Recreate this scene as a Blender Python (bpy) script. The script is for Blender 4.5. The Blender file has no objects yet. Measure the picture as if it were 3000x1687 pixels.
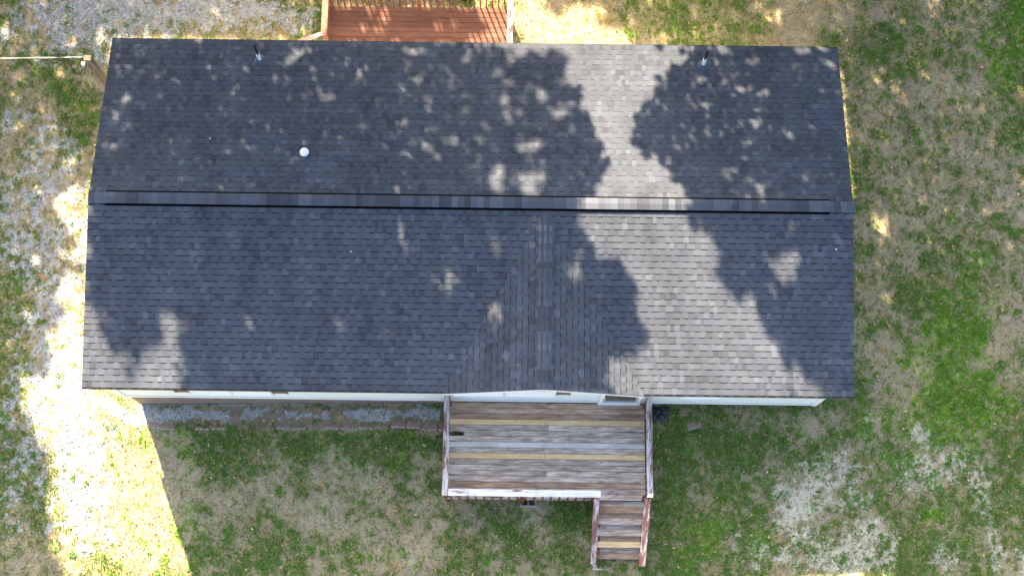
import bpy, bmesh, math, random
import numpy as np
from mathutils import Matrix, Vector

random.seed(7)
rng = np.random.default_rng(11)
sc = bpy.context.scene
col = sc.collection

# ------------------------------------------------------------------ camera
# solved from the roof corners; world: X along the ridge, Y to the back, Z up
F_PX = 4102.29
CAM = np.array([0.9462, -9.6492, 34.5569])
CM = np.array([[0.99992181, -0.01249788, -0.00042852],
               [0.01201480, 0.96964568, -0.24421896],
               [0.00346773, 0.24419471, 0.96972002]])
cd = bpy.data.cameras.new('camera')
cd.sensor_fit = 'HORIZONTAL'; cd.sensor_width = 36.0
cd.lens = 36.0 * F_PX / 3000.0
cd.clip_end = 2000.0
cam = bpy.data.objects.new('camera', cd)
cam.matrix_world = Matrix([[*CM[0], CAM[0]], [*CM[1], CAM[1]], [*CM[2], CAM[2]], [0, 0, 0, 1]])
col.objects.link(cam); sc.camera = cam

# ------------------------------------------------------------------ light
KX, KY = 0.477, 1.236                    # shadow offset per metre of height
SUN_EL = math.atan(1 / math.hypot(KX, KY))
sun_vec = Vector((-KX, KY, 1)).normalized()      # towards the sun
w = bpy.data.worlds.new('World'); sc.world = w; w.use_nodes = True
nt = w.node_tree
sky = nt.nodes.new('ShaderNodeTexSky'); sky.sky_type = 'NISHITA'
sky.sun_disc = False
sky.sun_elevation = SUN_EL
sky.sun_rotation = math.atan2(sun_vec.x, sun_vec.y)
sky.air_density = 1.0; sky.dust_density = 3.4; sky.ozone_density = 0.5
bg = nt.nodes['Background']; bg.inputs['Strength'].default_value = 0.080
nt.links.new(sky.outputs[0], bg.inputs['Color'])
sd = bpy.data.lights.new('sun', 'SUN'); sd.energy = 5.0; sd.angle = math.radians(0.53)
sd.color = (1.0, 0.81, 0.58)
so = bpy.data.objects.new('sun', sd); col.objects.link(so)
so.rotation_euler = sun_vec.to_track_quat('Z', 'Y').to_euler()
so.location = (-10, 20, 40)
vs = sc.view_settings
vs.view_transform = 'Standard'; vs.look = 'None'; vs.gamma = 1.0; vs.use_curve_mapping = False
vs.exposure = 2.78

# ------------------------------------------------------------------ pixel helpers
def ray(px, py):
    d = np.array([(px - 1500) / F_PX, -(py - 843.5) / F_PX, -1.0])
    return CM @ d
def PZ(px, py, z):
    d = ray(px, py); return CAM + d * (z - CAM[2]) / d[2]
def PY(px, py, y):
    d = ray(px, py); return CAM + d * (y - CAM[1]) / d[1]
def project(P):
    d = (np.asarray(P) - CAM) @ CM
    return 1500 + F_PX * d[..., 0] / -d[..., 2], 843.5 - F_PX * d[..., 1] / -d[..., 2]

# house numbers
ZE = 3.4                 # eave height
RISE = 0.7508            # ridge above eave
HW = 4.2573              # half depth of the roof
XL, XR = -8.7, 8.7
YW, YB = -4.005, 4.005   # walls
WXL, WXR = -8.36, 8.29
FLOOR = 1.05

def ground_z(x, y):
    x = np.asarray(x, float); y = np.asarray(y, float)
    b = np.interp(x, [-60, -13, -8.3, -2.6, 3, 8.3, 14, 60], [-1.2, -0.65, -0.36, 0.24, 0.55, 0.8, 1.0, 1.6])
    return b - 0.13 * np.clip(-4.5 - y, 0, 12)

# ------------------------------------------------------------------ noise
def vnoise(x, y, seed):
    r = np.random.default_rng(seed); T = r.random((256, 256))
    xi = np.floor(x).astype(int); yi = np.floor(y).astype(int)
    fx = x - xi; fy = y - yi
    fx = fx * fx * (3 - 2 * fx); fy = fy * fy * (3 - 2 * fy)
    g = lambda a, b: T[a & 255, b & 255]
    return (g(xi, yi) * (1 - fx) + g(xi + 1, yi) * fx) * (1 - fy) + (g(xi, yi + 1) * (1 - fx) + g(xi + 1, yi + 1) * fx) * fy
def fbm(x, y, scale, seed, octv=4):
    s = 0; a = 1; t = 0; x = x / scale; y = y / scale
    for o in range(octv):
        s = s + a * vnoise(x, y, seed + o); t += a; a *= 0.55; x = x * 2.03 + 13.7; y = y * 2.03 + 7.1
    return s / t
def sstep(a, b, x):
    t = np.clip((x - a) / (b - a), 0, 1); return t * t * (3 - 2 * t)

# ------------------------------------------------------------------ materials
MATS = {}
def new_mat(name):
    m = bpy.data.materials.new(name); m.use_nodes = True
    MATS[name] = m
    return m, m.node_tree, m.node_tree.nodes['Principled BSDF']
def mixc(nt, a, b, fac, mode='MIX'):
    n = nt.nodes.new('ShaderNodeMix'); n.data_type = 'RGBA'; n.blend_type = mode
    for sock, v in ((n.inputs[0], fac), (n.inputs[6], a), (n.inputs[7], b)):
        if hasattr(v, 'is_output'): nt.links.new(v, sock)
        elif isinstance(v, (int, float)): sock.default_value = v
        else: sock.default_value = (*v, 1)
    return n.outputs[2]
def tex_noise(nt, vec, scale, detail=4, rough=0.6):
    n = nt.nodes.new('ShaderNodeTexNoise'); n.inputs['Scale'].default_value = scale
    n.inputs['Detail'].default_value = detail; n.inputs['Roughness'].default_value = rough
    if vec is not None: nt.links.new(vec, n.inputs['Vector'])
    return n.outputs['Fac']
def ramp(nt, fac, stops):
    n = nt.nodes.new('ShaderNodeValToRGB'); e = n.color_ramp.elements
    while len(e) < len(stops): e.new(0.5)
    for i, (p, c) in enumerate(stops):
        e[i].position = p; e[i].color = (*c, 1) if len(c) == 3 else c
    nt.links.new(fac, n.inputs[0]); return n.outputs[0]
def coords(nt, kind='Object', scale=(1, 1, 1), rnd=True):
    tc = nt.nodes.new('ShaderNodeTexCoord'); mp = nt.nodes.new('ShaderNodeMapping')
    mp.inputs['Scale'].default_value = scale
    nt.links.new(tc.outputs[kind], mp.inputs['Vector'])
    if rnd:
        oi = nt.nodes.new('ShaderNodeObjectInfo')
        mu = nt.nodes.new('ShaderNodeMath'); mu.operation = 'MULTIPLY'; mu.inputs[1].default_value = 91.0
        nt.links.new(oi.outputs['Random'], mu.inputs[0])
        cb = nt.nodes.new('ShaderNodeCombineXYZ')
        for i in range(3): nt.links.new(mu.outputs[0], cb.inputs[i])
        nt.links.new(cb.outputs[0], mp.inputs['Location'])
    return mp.outputs['Vector']
def add_bump(nt, bsdf, height, strength=0.3, dist=0.01):
    b = nt.nodes.new('ShaderNodeBump'); b.inputs['Strength'].default_value = strength; b.inputs['Distance'].default_value = dist
    nt.links.new(height, b.inputs['Height']); nt.links.new(b.outputs[0], bsdf.inputs['Normal'])

def plain(name, c, rough=0.6, var=0.15, scale=6.0, metal=0.0, spec=0.4):
    m, n, b = new_mat(name)
    f = tex_noise(n, coords(n), scale, 5)
    d = tuple(v * (1 - var) for v in c); l = tuple(min(1, v * (1 + var)) for v in c)
    n.links.new(ramp(n, f, [(0.3, d), (0.7, l)]), b.inputs['Base Color'])
    b.inputs['Roughness'].default_value = rough; b.inputs['Metallic'].default_value = metal
    b.inputs['Specular IOR Level'].default_value = spec
    return m

def attr_mat(name, rough=0.9, grain=0.25, gscale=120.0, bump=0.0, spec=0.15):
    m, n, b = new_mat(name)
    a = n.nodes.new('ShaderNodeAttribute'); a.attribute_name = 'Col'
    f = tex_noise(n, coords(n, rnd=False), gscale, 3, 0.7)
    g = ramp(n, f, [(0.25, (1 - grain,) * 3), (0.75, (1 + grain,) * 3)])
    n.links.new(mixc(n, a.outputs['Color'], g, 1.0, 'MULTIPLY'), b.inputs['Base Color'])
    b.inputs['Roughness'].default_value = rough; b.inputs['Specular IOR Level'].default_value = spec
    if bump: add_bump(n, b, f, bump, 0.01)
    return m

def wood(name, cols, rough=0.8, stretch=(2.6, 24, 24), paint=None, knots=0.5, stain=0.85, bleach=0.55):
    """cols: dark, mid, light along the grain; paint: (colour, amount) of flaking paint left on it"""
    m, n, b = new_mat(name)
    v = coords(n, scale=stretch)
    f = tex_noise(n, v, 1.0, 6, 0.65)
    c = ramp(n, f, [(0.28, cols[0]), (0.5, cols[1]), (0.72, cols[2])])
    v2 = coords(n, scale=(0.9, 2.2, 2.2))
    f2 = tex_noise(n, v2, 1.0, 4)
    c = mixc(n, c, mixc(n, c, (0.5, 0.5, 0.52), 1.0, 'MULTIPLY'), ramp(n, f2, [(0.45, (0, 0, 0)), (0.75, (stain,) * 3)]))
    fb = tex_noise(n, coords(n, scale=(1.3, 3.0, 3.0)), 1.0, 5, 0.6)
    c = mixc(n, c, tuple(min(.9, x_ * 1.12) for x_ in cols[2]), ramp(n, fb, [(0.52, (0, 0, 0)), (0.70, (bleach,) * 3)]))
    if knots:
        vo = n.nodes.new('ShaderNodeTexVoronoi'); vo.inputs['Scale'].default_value = 1.0
        n.links.new(coords(n, scale=(2.2, 7, 7)), vo.inputs['Vector'])
        k = ramp(n, vo.outputs['Distance'], [(0.06, (knots,) * 3), (0.12, (0, 0, 0))])
        c = mixc(n, c, tuple(x * 0.35 for x in cols[0]), k)
    if paint:
        pc, amt = paint
        fp = tex_noise(n, coords(n, scale=(1.5, 9, 9)), 1.0, 6, 0.75)
        mk = ramp(n, fp, [(0.62 - amt * 0.35, (0, 0, 0)), (0.68 - amt * 0.35, (1, 1, 1))])
        c = mixc(n, c, pc, mk)
    oi = n.nodes.new('ShaderNodeObjectInfo')
    hsv = n.nodes.new('ShaderNodeHueSaturation')
    mr = n.nodes.new('ShaderNodeMapRange'); mr.inputs[3].default_value = 0.82; mr.inputs[4].default_value = 1.16
    n.links.new(oi.outputs['Random'], mr.inputs[0]); n.links.new(mr.outputs[0], hsv.inputs['Value'])
    n.links.new(c, hsv.inputs['Color']); n.links.new(hsv.outputs[0], b.inputs['Base Color'])
    b.inputs['Roughness'].default_value = rough; b.inputs['Specular IOR Level'].default_value = 0.2
    add_bump(n, b, f, 0.4, 0.006)
    return m

attr_mat('ground', 0.95, 0.45, 38.0, 0.6)
attr_mat('blade', 0.8, 0.1, 30.0)
attr_mat('stone', 0.85, 0.25, 60.0)
attr_mat('leaf', 0.7, 0.2, 3.0)
attr_mat('shingle', 0.92, 0.30, 260.0, 0.3)
m = MATS['shingle']; n = m.node_tree; b = n.nodes['Principled BSDF']          # streaks and weather stains down the slope
geo = n.nodes.new('ShaderNodeNewGeometry')
mpp = n.nodes.new('ShaderNodeMapping'); mpp.inputs['Scale'].default_value = (1.6, .45, .45); n.links.new(geo.outputs['Position'], mpp.inputs['Vector'])
st1 = ramp(n, tex_noise(n, mpp.outputs[0], 1.0, 5, 0.6), [(0.33, (.84, .84, .84)), (0.5, (1, 1, 1)), (0.70, (1.20, 1.19, 1.17))])
mpp = n.nodes.new('ShaderNodeMapping'); mpp.inputs['Scale'].default_value = (1.1, 3.5, 3.5); n.links.new(geo.outputs['Position'], mpp.inputs['Vector'])
st2 = ramp(n, tex_noise(n, mpp.outputs[0], 1.3, 6, 0.7), [(0.40, (1, 1, 1)), (0.72, (1, 1, 1)), (0.80, (1.35, 1.35, 1.36))])
src = b.inputs['Base Color'].links[0].from_socket
n.links.new(mixc(n, mixc(n, src, st1, 1.0, 'MULTIPLY'), st2, 1.0, 'MULTIPLY'), b.inputs['Base Color'])
m, n, b = new_mat('cap_shingle')
oi = n.nodes.new('ShaderNodeObjectInfo')
g = ramp(n, tex_noise(n, coords(n), 200.0, 3, 0.7), [(0.25, (0.72,) * 3), (0.75, (1.28,) * 3)])
n.links.new(mixc(n, oi.outputs['Color'], g, 1.0, 'MULTIPLY'), b.inputs['Base Color'])
b.inputs['Roughness'].default_value = 0.92; b.inputs['Specular IOR Level'].default_value = 0.15
plain('siding', (0.80, 0.83, 0.81), 0.5, 0.06)
plain('white_trim', (0.93, 0.93, 0.92), 0.4, 0.04)
plain('skirting', (0.20, 0.15, 0.135), 0.7, 0.2, 3.0)
plain('black_vent', (0.003, 0.003, 0.004), 0.9, 0.2, spec=0.02)
plain('roof_deck', (0.05, 0.05, 0.055), 0.9, 0.1)
plain('shutter', (0.16, 0.10, 0.09), 0.6, 0.12)
plain('glass', (0.035, 0.06, 0.055), 0.08, 0.1, spec=0.8)
plain('pipe_white', (0.85, 0.86, 0.88), 0.35, 0.04)
plain('pipe_black', (0.012, 0.012, 0.014), 0.5, 0.2)
plain('boot', (0.06, 0.075, 0.10), 0.5, 0.2)
plain('concrete', (0.30, 0.30, 0.29), 0.9, 0.25, 14)
plain('edging', (0.34, 0.25, 0.225), 0.9, 0.22, 12)
plain('tarp', (0.018, 0.020, 0.028), 0.35, 0.3, spec=0.6)
plain('cable_white', (0.50, 0.48, 0.43), 0.5, 0.1)
plain('cable_black', (0.01, 0.01, 0.012), 0.6, 0.2)
plain('bark', (0.10, 0.075, 0.055), 0.95, 0.35, 9)
plain('debris', (0.8, 0.8, 0.78), 0.6, 0.05)
wood('board_grey', [(0.16, 0.115, 0.085), (0.48, 0.375, 0.29), (0.78, 0.69, 0.59)])
wood('board_brown', [(0.18, 0.10, 0.055), (0.46, 0.295, 0.19), (0.64, 0.48, 0.36)])
wood('board_new', [(0.62, 0.38, 0.17), (0.78, 0.53, 0.27), (0.84, 0.62, 0.36)], knots=0.4, stain=0.25)
wood('board_pale', [(0.50, 0.455, 0.40), (0.66, 0.60, 0.535), (0.78, 0.73, 0.66)], knots=0.35)
wood('rail_peel', [(0.24, 0.21, 0.20), (0.48, 0.44, 0.425), (0.70, 0.68, 0.67)], paint=((0.17, 0.085, 0.08), 0.34), knots=0)
wood('rail_white', [(0.46, 0.44, 0.44), (0.70, 0.68, 0.68), (0.84, 0.83, 0.82)], paint=((0.22, 0.11, 0.10), 0.12), knots=0)
wood('red_peel', [(0.30, 0.22, 0.21), (0.42, 0.36, 0.35), (0.58, 0.54, 0.54)], paint=((0.17, 0.082, 0.075), 0.5), knots=0)
wood('red_wood', [(0.10, 0.03, 0.02), (0.15, 0.05, 0.035), (0.20, 0.075, 0.055)], knots=0)
wood('red_board', [(0.13, 0.060, 0.042), (0.165, 0.077, 0.054), (0.20, 0.098, 0.070)], knots=0)
wood('post_wood', [(0.10, 0.065, 0.045), (0.20, 0.14, 0.10), (0.30, 0.22, 0.165)], stretch=(26, 26, 1.2))

# ------------------------------------------------------------------ object helpers
def link(o, parent=None):
    col.objects.link(o)
    if parent is not None: o.parent = parent
    return o
def tag(o, label=None, cat=None, group=None, kind=None):
    if label: o['label'] = label
    if cat: o['category'] = cat
    if group: o['group'] = group
    if kind: o['kind'] = kind
    return o
def thing(name, label, cat, loc=(0, 0, 0), group=None):
    o = bpy.data.objects.new(name, None); o.location = loc; o.empty_display_size = 0.2
    link(o); return tag(o, label, cat, group)
def mesh_np(name, V, Fc, mat, cols=None, smooth=False):
    """V (n,3); Fc list of index tuples or (m,k) array; cols per-vertex rgb"""
    me = bpy.data.meshes.new(name)
    V = np.asarray(V, np.float32)
    if isinstance(Fc, np.ndarray):
        m, k = Fc.shape
        me.vertices.add(len(V)); me.vertices.foreach_set('co', V.ravel())
        me.loops.add(m * k); me.loops.foreach_set('vertex_index', Fc.astype(np.int32).ravel())
        me.polygons.add(m)
        me.polygons.foreach_set('loop_start', np.arange(0, m * k, k, dtype=np.int32))
        me.polygons.foreach_set('loop_total', np.full(m, k, np.int32))
        me.update(calc_edges=True)
    else:
        me.from_pydata([tuple(map(float, v)) for v in V], [], Fc)
    if cols is not None:
        a = me.color_attributes.new('Col', 'FLOAT_COLOR', 'POINT')
        c4 = np.ones((len(V), 4), np.float32); c4[:, :3] = cols
        a.data.foreach_set('color', c4.ravel())
    me.materials.append(MATS[mat])
    if smooth: me.polygons.foreach_set('use_smooth', np.ones(len(me.polygons), bool))
    me.validate(); me.update()
    return me
def obj(name, me, parent=None, loc=(0, 0, 0), rot=(0, 0, 0)):
    o = bpy.data.objects.new(name, me); o.location = loc; o.rotation_euler = rot
    return link(o, parent)
def bm_obj(name, bm, mat, parent=None, loc=(0, 0, 0), rot=(0, 0, 0), smooth=False):
    me = bpy.data.meshes.new(name); bmesh.ops.recalc_face_normals(bm, faces=bm.faces[:])
    bm.to_mesh(me); bm.free(); me.materials.append(MATS[mat])
    if smooth: me.polygons.foreach_set('use_smooth', np.ones(len(me.polygons), bool))
    return obj(name, me, parent, loc, rot)
def add_box(bm, c, s, bev=0.0, rot=None):
    r = bmesh.ops.create_cube(bm, size=1.0)
    M = Matrix.Translation(c) @ (rot.to_4x4() if rot is not None else Matrix()) @ Matrix.Diagonal((*s, 1))
    bmesh.ops.transform(bm, matrix=M, verts=r['verts'])
    if bev:
        es = list({e for v in r['verts'] for e in v.link_edges})
        bmesh.ops.bevel(bm, geom=es, offset=bev, segments=1, affect='EDGES')
def box(name, x0, x1, y0, y1, z0, z1, mat, parent=None, bev=0.004):
    """an axis-aligned piece with its own origin at its centre"""
    c = ((x0 + x1) / 2, (y0 + y1) / 2, (z0 + z1) / 2)
    bm = bmesh.new(); add_box(bm, (0, 0, 0), (abs(x1 - x0), abs(y1 - y0), abs(z1 - z0)), bev)
    if parent is not None:
        p = parent; off = Vector((0, 0, 0))
        while p is not None: off += p.location; p = p.parent
        c = tuple(Vector(c) - off)
    return bm_obj(name, bm, mat, parent, c)
def beam(name, a, b, wx, wz, mat, parent=None, bev=0.004):
    """a bar between two points, long axis local X so the grain follows it"""
    a = Vector(a); b = Vector(b); d = b - a; L = d.length
    q = d.to_track_quat('X', 'Z')
    bm = bmesh.new(); add_box(bm, (0, 0, 0), (L, wx, wz), bev)
    off = Vector((0, 0, 0)); p = parent
    while p is not None: off += p.location; p = p.parent
    return bm_obj(name, bm, mat, parent, (a + b) / 2 - off, q.to_euler())
def tube(bm, pts, rad, seg=8, caps=True):
    rings = []
    n = len(pts)
    for i, p in enumerate(pts):
        p = Vector(p)
        d = (Vector(pts[min(i + 1, n - 1)]) - Vector(pts[max(i - 1, 0)])).normalized()
        ax = d.orthogonal().normalized() if i == 0 else (ax - d * ax.dot(d)).normalized()
        ay = d.cross(ax)
        r = rad[i] if hasattr(rad, '__len__') else rad
        rings.append([bm.verts.new(p + r * (math.cos(t) * ax + math.sin(t) * ay)) for t in [2 * math.pi * k / seg for k in range(seg)]])
    for a, b in zip(rings, rings[1:]):
        for k in range(seg): bm.faces.new((a[k], a[(k + 1) % seg], b[(k + 1) % seg], b[k]))
    if caps:
        bm.faces.new(rings[0][::-1]); bm.faces.new(rings[-1])

# ------------------------------------------------------------------ ground
def coarse(a, b, first, n):
    return a + (b - a) * (np.geomspace(first, 1, n) - first) / (1 - first)
gx = np.concatenate([coarse(-14.2, -160, .004, 22)[::-1][:-1], np.arange(-14.2, 15.6, 0.055), coarse(15.6, 160, .004, 22)[1:]])
gy = np.concatenate([coarse(-9.2, -160, .004, 22)[::-1][:-1], np.arange(-9.2, 8.6, 0.055), coarse(8.6, 160, .004, 22)[1:]])
GX, GY = np.meshgrid(gx, gy)
X = GX.ravel(); Y = GY.ravel(); Z = ground_z(X, Y)

GREEN = np.array([0.168, 0.206, 0.050]); LUSH = np.array([0.080, 0.180, 0.022]); YEL = np.array([0.165, 0.300, 0.022])
TAN = np.array([0.375, 0.305, 0.190]); DIRT = np.array([0.19, 0.145, 0.110]); STRAW = np.array([0.40, 0.285, 0.12])
GRAV = np.array([0.46, 0.45, 0.43]); DUST = np.array([0.56, 0.50, 0.37])
B_GREEN = [(2958, 150, 95, 130, 1.2), (2620, 110, 170, 80, .9), (2713, 450, 110, 100, .6), (2680, 862, 40, 70, 1.2), (2600, 760, 40, 120, .5),
           (2820, 1020, 130, 190, 1.3), (2850, 1190, 130, 90, 1.2), (950, 1300, 400, 60, 2.2), (2060, 1290, 160, 70, 1.8), (2240, 1320, 120, 110, 1.0),
           (1960, 1420, 70, 190, .9), (1780, 1680, 120, 40, .7), (2540, 620, 70, 350, .5), (2330, 1210, 160, 25, .7), (1620, 1500, 330, 40, .9),
           (2100, 60, 180, 60, .9), (1950, 40, 120, 40, .7), (620, 95, 160, 22, 1.0), (900, 60, 60, 60, .5), (240, 330, 60, 90, .6), (60, 1400, 90, 120, .6),
           (1700, 1580, 40, 110, .8), (2900, 1480, 70, 130, .5), (1480, 1560, 60, 40, .4), (2080, 1500, 120, 90, .5), (640, 1440, 90, 60, .5), (3000, 1620, 200, 100, .3)]
B_TAN = [(2565, 650, 60, 70, 1.6), (2570, 930, 55, 300, .55), (2420, 40, 230, 80, 1.7), (2560, 330, 110, 170, .5), (2760, 260, 130, 100, .6), (2920, 560, 120, 130, .6), (2590, 980, 60, 160, .4), (1000, 1450, 380, 70, .6),
         (2150, 1450, 170, 70, .6), (1620, 80, 170, 80, 2.6), (2400, 1225, 180, 22, .7), (400, 1400, 150, 300, 1.25), (2950, 1020, 60, 100, .4), (2840, 1260, 200, 90, .25),
         (700, 1490, 100, 60, .5), (1200, 1620, 250, 60, .3), (2180, 1240, 160, 25, .9), (1000, 1240, 400, 18, .7)]
B_YEL = [(2800, 1060, 110, 200, .9), (2600, 1300, 250, 200, .45), (2900, 1600, 150, 120, .4), (2150, 1600, 150, 80, .5), (1000, 1600, 300, 60, .2), (2800, 1030, 130, 180, 1.2), (2860, 1180, 120, 80, 1.0), (2958, 150, 80, 120, .9), (420, 1400, 150, 260, .6), (2865, 800, 28, 45, 1.4), (2790, 1030, 70, 100, .5), (2670, 1230, 40, 60, .6), (2730, 1520, 50, 90, .5), (2040, 1560, 90, 110, .45), (260, 310, 40, 60, .5),
         (430, 1560, 150, 130, .7), (330, 1190, 110, 90, .7), (420, 1300, 110, 100, .5), (460, 1450, 120, 120, .6), (700, 1330, 200, 60, .1), (2960, 150, 60, 80, .4)]
B_DUST = [(2442, 1410, 115, 85, 1.15), (2340, 1465, 75, 60, 1.0), (2320, 1541, 60, 50, 1.0), (2689, 1395, 50, 75, 1.0), (2786, 1363, 60, 90, .9), (2551, 1552, 38, 50, 1.1),
          (2494, 1622, 80, 42, 1.4), (2450, 1662, 90, 30, 1.5), (2619, 1585, 13, 30, 2.4), (2617, 1635, 12, 45, 2.4), (2615, 1690, 12, 25, 2.4), (2770, 1650, 45, 50, 1.1), (2885, 1460, 20, 70, 1.5), (2865, 1390, 20, 50, 1.3),
          (2905, 1555, 17, 60, 1.6), (2925, 1640, 16, 40, 1.4), (2560, 1190, 40, 110, .45), (2700, 1290, 30, 60, .6), (2990, 1650, 50, 60, .8), (2250, 1640, 140, 50, .6), (2150, 1560, 60, 60, .3)]
B_STREAK = [(2619, 1582, 10, 30, 1), (2616, 1640, 9, 42, 1), (2614, 1695, 9, 30, 1), (2866, 1400, 13, 42, .8), (2887, 1470, 12, 45, .9), (2903, 1545, 13, 45, 1), (2918, 1605, 10, 34, .9), (2926, 1652, 12, 22, 1),
            (2562, 1556, 26, 30, 1), (2540, 1598, 36, 28, 1), (2500, 1630, 52, 30, 1), (2455, 1662, 62, 24, 1), (2340, 1470, 30, 14, .8), (2400, 1440, 30, 16, .8), (2450, 1400, 34, 20, .8), (2760, 1330, 12, 50, .7), (2775, 1640, 20, 40, .8)]
B_GRAV = [(500, 30, 280, 75, 2.4), (280, 60, 170, 85, 1.8), (800, 60, 90, 60, .8), (100, 120, 130, 80, .5), (90, 500, 120, 140, .9), (190, 600, 80, 160, 1.0), (60, 700, 90, 130, .8),
          (120, 900, 100, 160, .9), (200, 830, 60, 140, .9), (170, 1090, 110, 130, 1.7), (60, 1260, 90, 140, .9), (215, 1420, 90, 190, 1.5), (270, 1500, 60, 90, 1.0), (240, 1290, 80, 130, 1.2), (330, 1250, 50, 60, .8),
          (40, 1500, 70, 120, .6), (400, 1225, 50, 40, .8), (520, 1214, 100, 17, 2.6), (760, 1214, 140, 15, 1.9), (1110, 1210, 60, 19, 2.6), (1245, 1210, 50, 20, 2.6), (960, 1212, 90, 14, 1.5), (80, 330, 100, 60, .35)]
def blobs(px, py, L):
    s = np.zeros_like(px)
    for cx, cy, rx, ry, wt in L:
        s += wt * np.exp(-(((px - cx) / rx) ** 2 + ((py - cy) / ry) ** 2))
    return s
def ground_maps(x, y):
    z = ground_z(x, y)
    px, py = project(np.stack([x, y, z], -1))
    wx = (fbm(x, y, 0.9, 101) - .5) * 150 + (fbm(x, y, 0.22, 131) - .5) * 70
    wy = (fbm(x, y, 0.9, 201) - .5) * 110 + (fbm(x, y, 0.22, 231) - .5) * 60
    qx = px + wx; qy = py + wy
    n1 = fbm(x, y, 1.3, 301); n2 = fbm(x, y, 0.33, 311); n3 = fbm(x, y, 0.10, 321, 3)
    thin = 0.35                                              # small warp for narrow features
    rx = px + wx * thin; ry = py + wy * thin
    left = sstep(330, 230, px)
    g = 0.53 + .06 * left + .10 * sstep(1900, 2500, px) * sstep(900, 1300, py) + blobs(qx, qy, B_GREEN) * .34 - blobs(qx, qy, B_TAN) * .40 + 0.9 * (n1 - .5) + 1.3 * (n2 - .5) + 1.7 * (n3 - .5)
    yl = blobs(qx, qy, B_YEL) * .8 + 1.3 * (n2 - .5) + .8 * (fbm(x, y, .5, 341) - .5)
    n4 = fbm(x, y, .17, 371, 3)
    eb = blobs(rx, ry, B_DUST); du = eb * .85 + np.clip(eb * 1.6, 0, 1) * (2.0 * (n2 - .5) + 2.4 * (n4 - .5) + 1.2 * (n3 - .5))
    sb = blobs(px + wx * .07, py + wy * .07, B_STREAK); du = np.maximum(du, np.clip(sb * 2, 0, 1) * (.62 + 1.3 * (n4 - .5)))
    eb = blobs(np.where(py > 1180, px + wx * .2, qx), np.where((py > 1180) & (px > 380), py + wy * .12, qy), B_GRAV)
    gr = eb * .50 + np.clip(eb * 1.5, 0, 1) * (1.7 * (n2 - .5) + 2.6 * (n4 - .5) + 1.6 * (n3 - .5))
    st = sstep(.60, .72, fbm(x, y, .16, 351, 2)) * sstep(.46, .6, fbm(x, y, 1.0, 361))
    bed = sstep(1188, 1194, py) * sstep(1258, 1248, py) * sstep(420, 440, px) * sstep(1330, 1310, px)
    return dict(g=sstep(-.05, 1.0, g), y=sstep(.25, .8, yl), d=.8 * sstep(.22, .85, du), r=sstep(.38, .58, gr), st=st * .7, bed=bed, left=left, n1=n1, n2=n2, n3=n3, px=px, py=py)
mp = ground_maps(X, Y)
def ground_col(m):
    k = lambda a: a[:, None]
    c = TAN * k(.78 + .5 * m['n3']) * (1 - k(m['n2'] > .56) * .0)
    c = c * k(1 - .35 * sstep(.55, .75, m['n1'])) + DIRT * k(.35 * sstep(.55, .75, m['n1']))
    gc = GREEN * k(.7 + .7 * m['n3']); gc = gc * k(1 - m['y']) + YEL * k(m['y'])
    c = c * k(1 - .82 * m['g']) + gc * k(.82 * m['g'])
    c = c * k(1 - m['bed'] * .7) + DIRT * k(m['bed'] * .7)
    c = c * k(1 - m['st']) + STRAW * k(m['st'])
    c = c * k(1 - m['d']) + DUST * k(m['d'] * (.75 + .5 * m['n3']))
    c = c * k(1 - m['r'] * .85) + GRAV * k(m['r'] * .85 * (.55 + .6 * m['n3']))
    return c
gc = ground_col(mp)
Z = Z + (fbm(X, Y, .35, 401, 3) - .5) * .05 + (rng.random(len(X)) - .5) * .022 * ((np.abs(X) < 16) & (np.abs(Y) < 10))
nx, ny = len(gx), len(gy)
I = np.arange(nx * ny).reshape(ny, nx)
Q = np.stack([I[:-1, :-1], I[:-1, 1:], I[1:, 1:], I[1:, :-1]], -1).reshape(-1, 4)
o = obj('ground', mesh_np('ground', np.stack([X, Y, Z], -1), Q, 'ground', gc, True)); tag(o, kind='structure')
o['label'] = 'patchy lawn and gravel ground sloping around the house'

def in_house(x, y, m=0.0):
    return (x > WXL - m) & (x < WXR + m) & (y > YW - m) & (y < YB + m)
# grass: short blades and weeds, one uncountable mass
N = 260000
x = rng.uniform(-13.6, 15.0, N); y = rng.uniform(-8.8, 7.9, N)
m = ground_maps(x, y)
p = np.clip(.50 + .6 * m['g'] - .85 * m['r'] - .6 * m['d'] - .5 * m['bed'], .06, 1)
keep = (rng.random(N) < p) & ~in_house(x, y, -.05)
x = x[keep]; y = y[keep]; m = {k_: v[keep] for k_, v in m.items()}
n = len(x); z = ground_z(x, y) + (fbm(x, y, .35, 401, 3) - .5) * .05
dry = rng.random(n) > (m['g'] * .85 + .08)
k = lambda a: a[:, None]
cc = GREEN * (1 - k(m['y'])) + YEL * k(m['y'])
lush = sstep(.62, .95, m['g'] * (.7 + .6 * m['n1']))
cc = cc * (1 - k(lush) * .5) + LUSH * k(lush) * .5
cc = np.where(dry[:, None], TAN * 1.15 * (1 - k(m['st'])) + STRAW * k(m['st']), cc) * rng.uniform(.75, 1.28, (n, 1))
V = []; C4 = []
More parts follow.
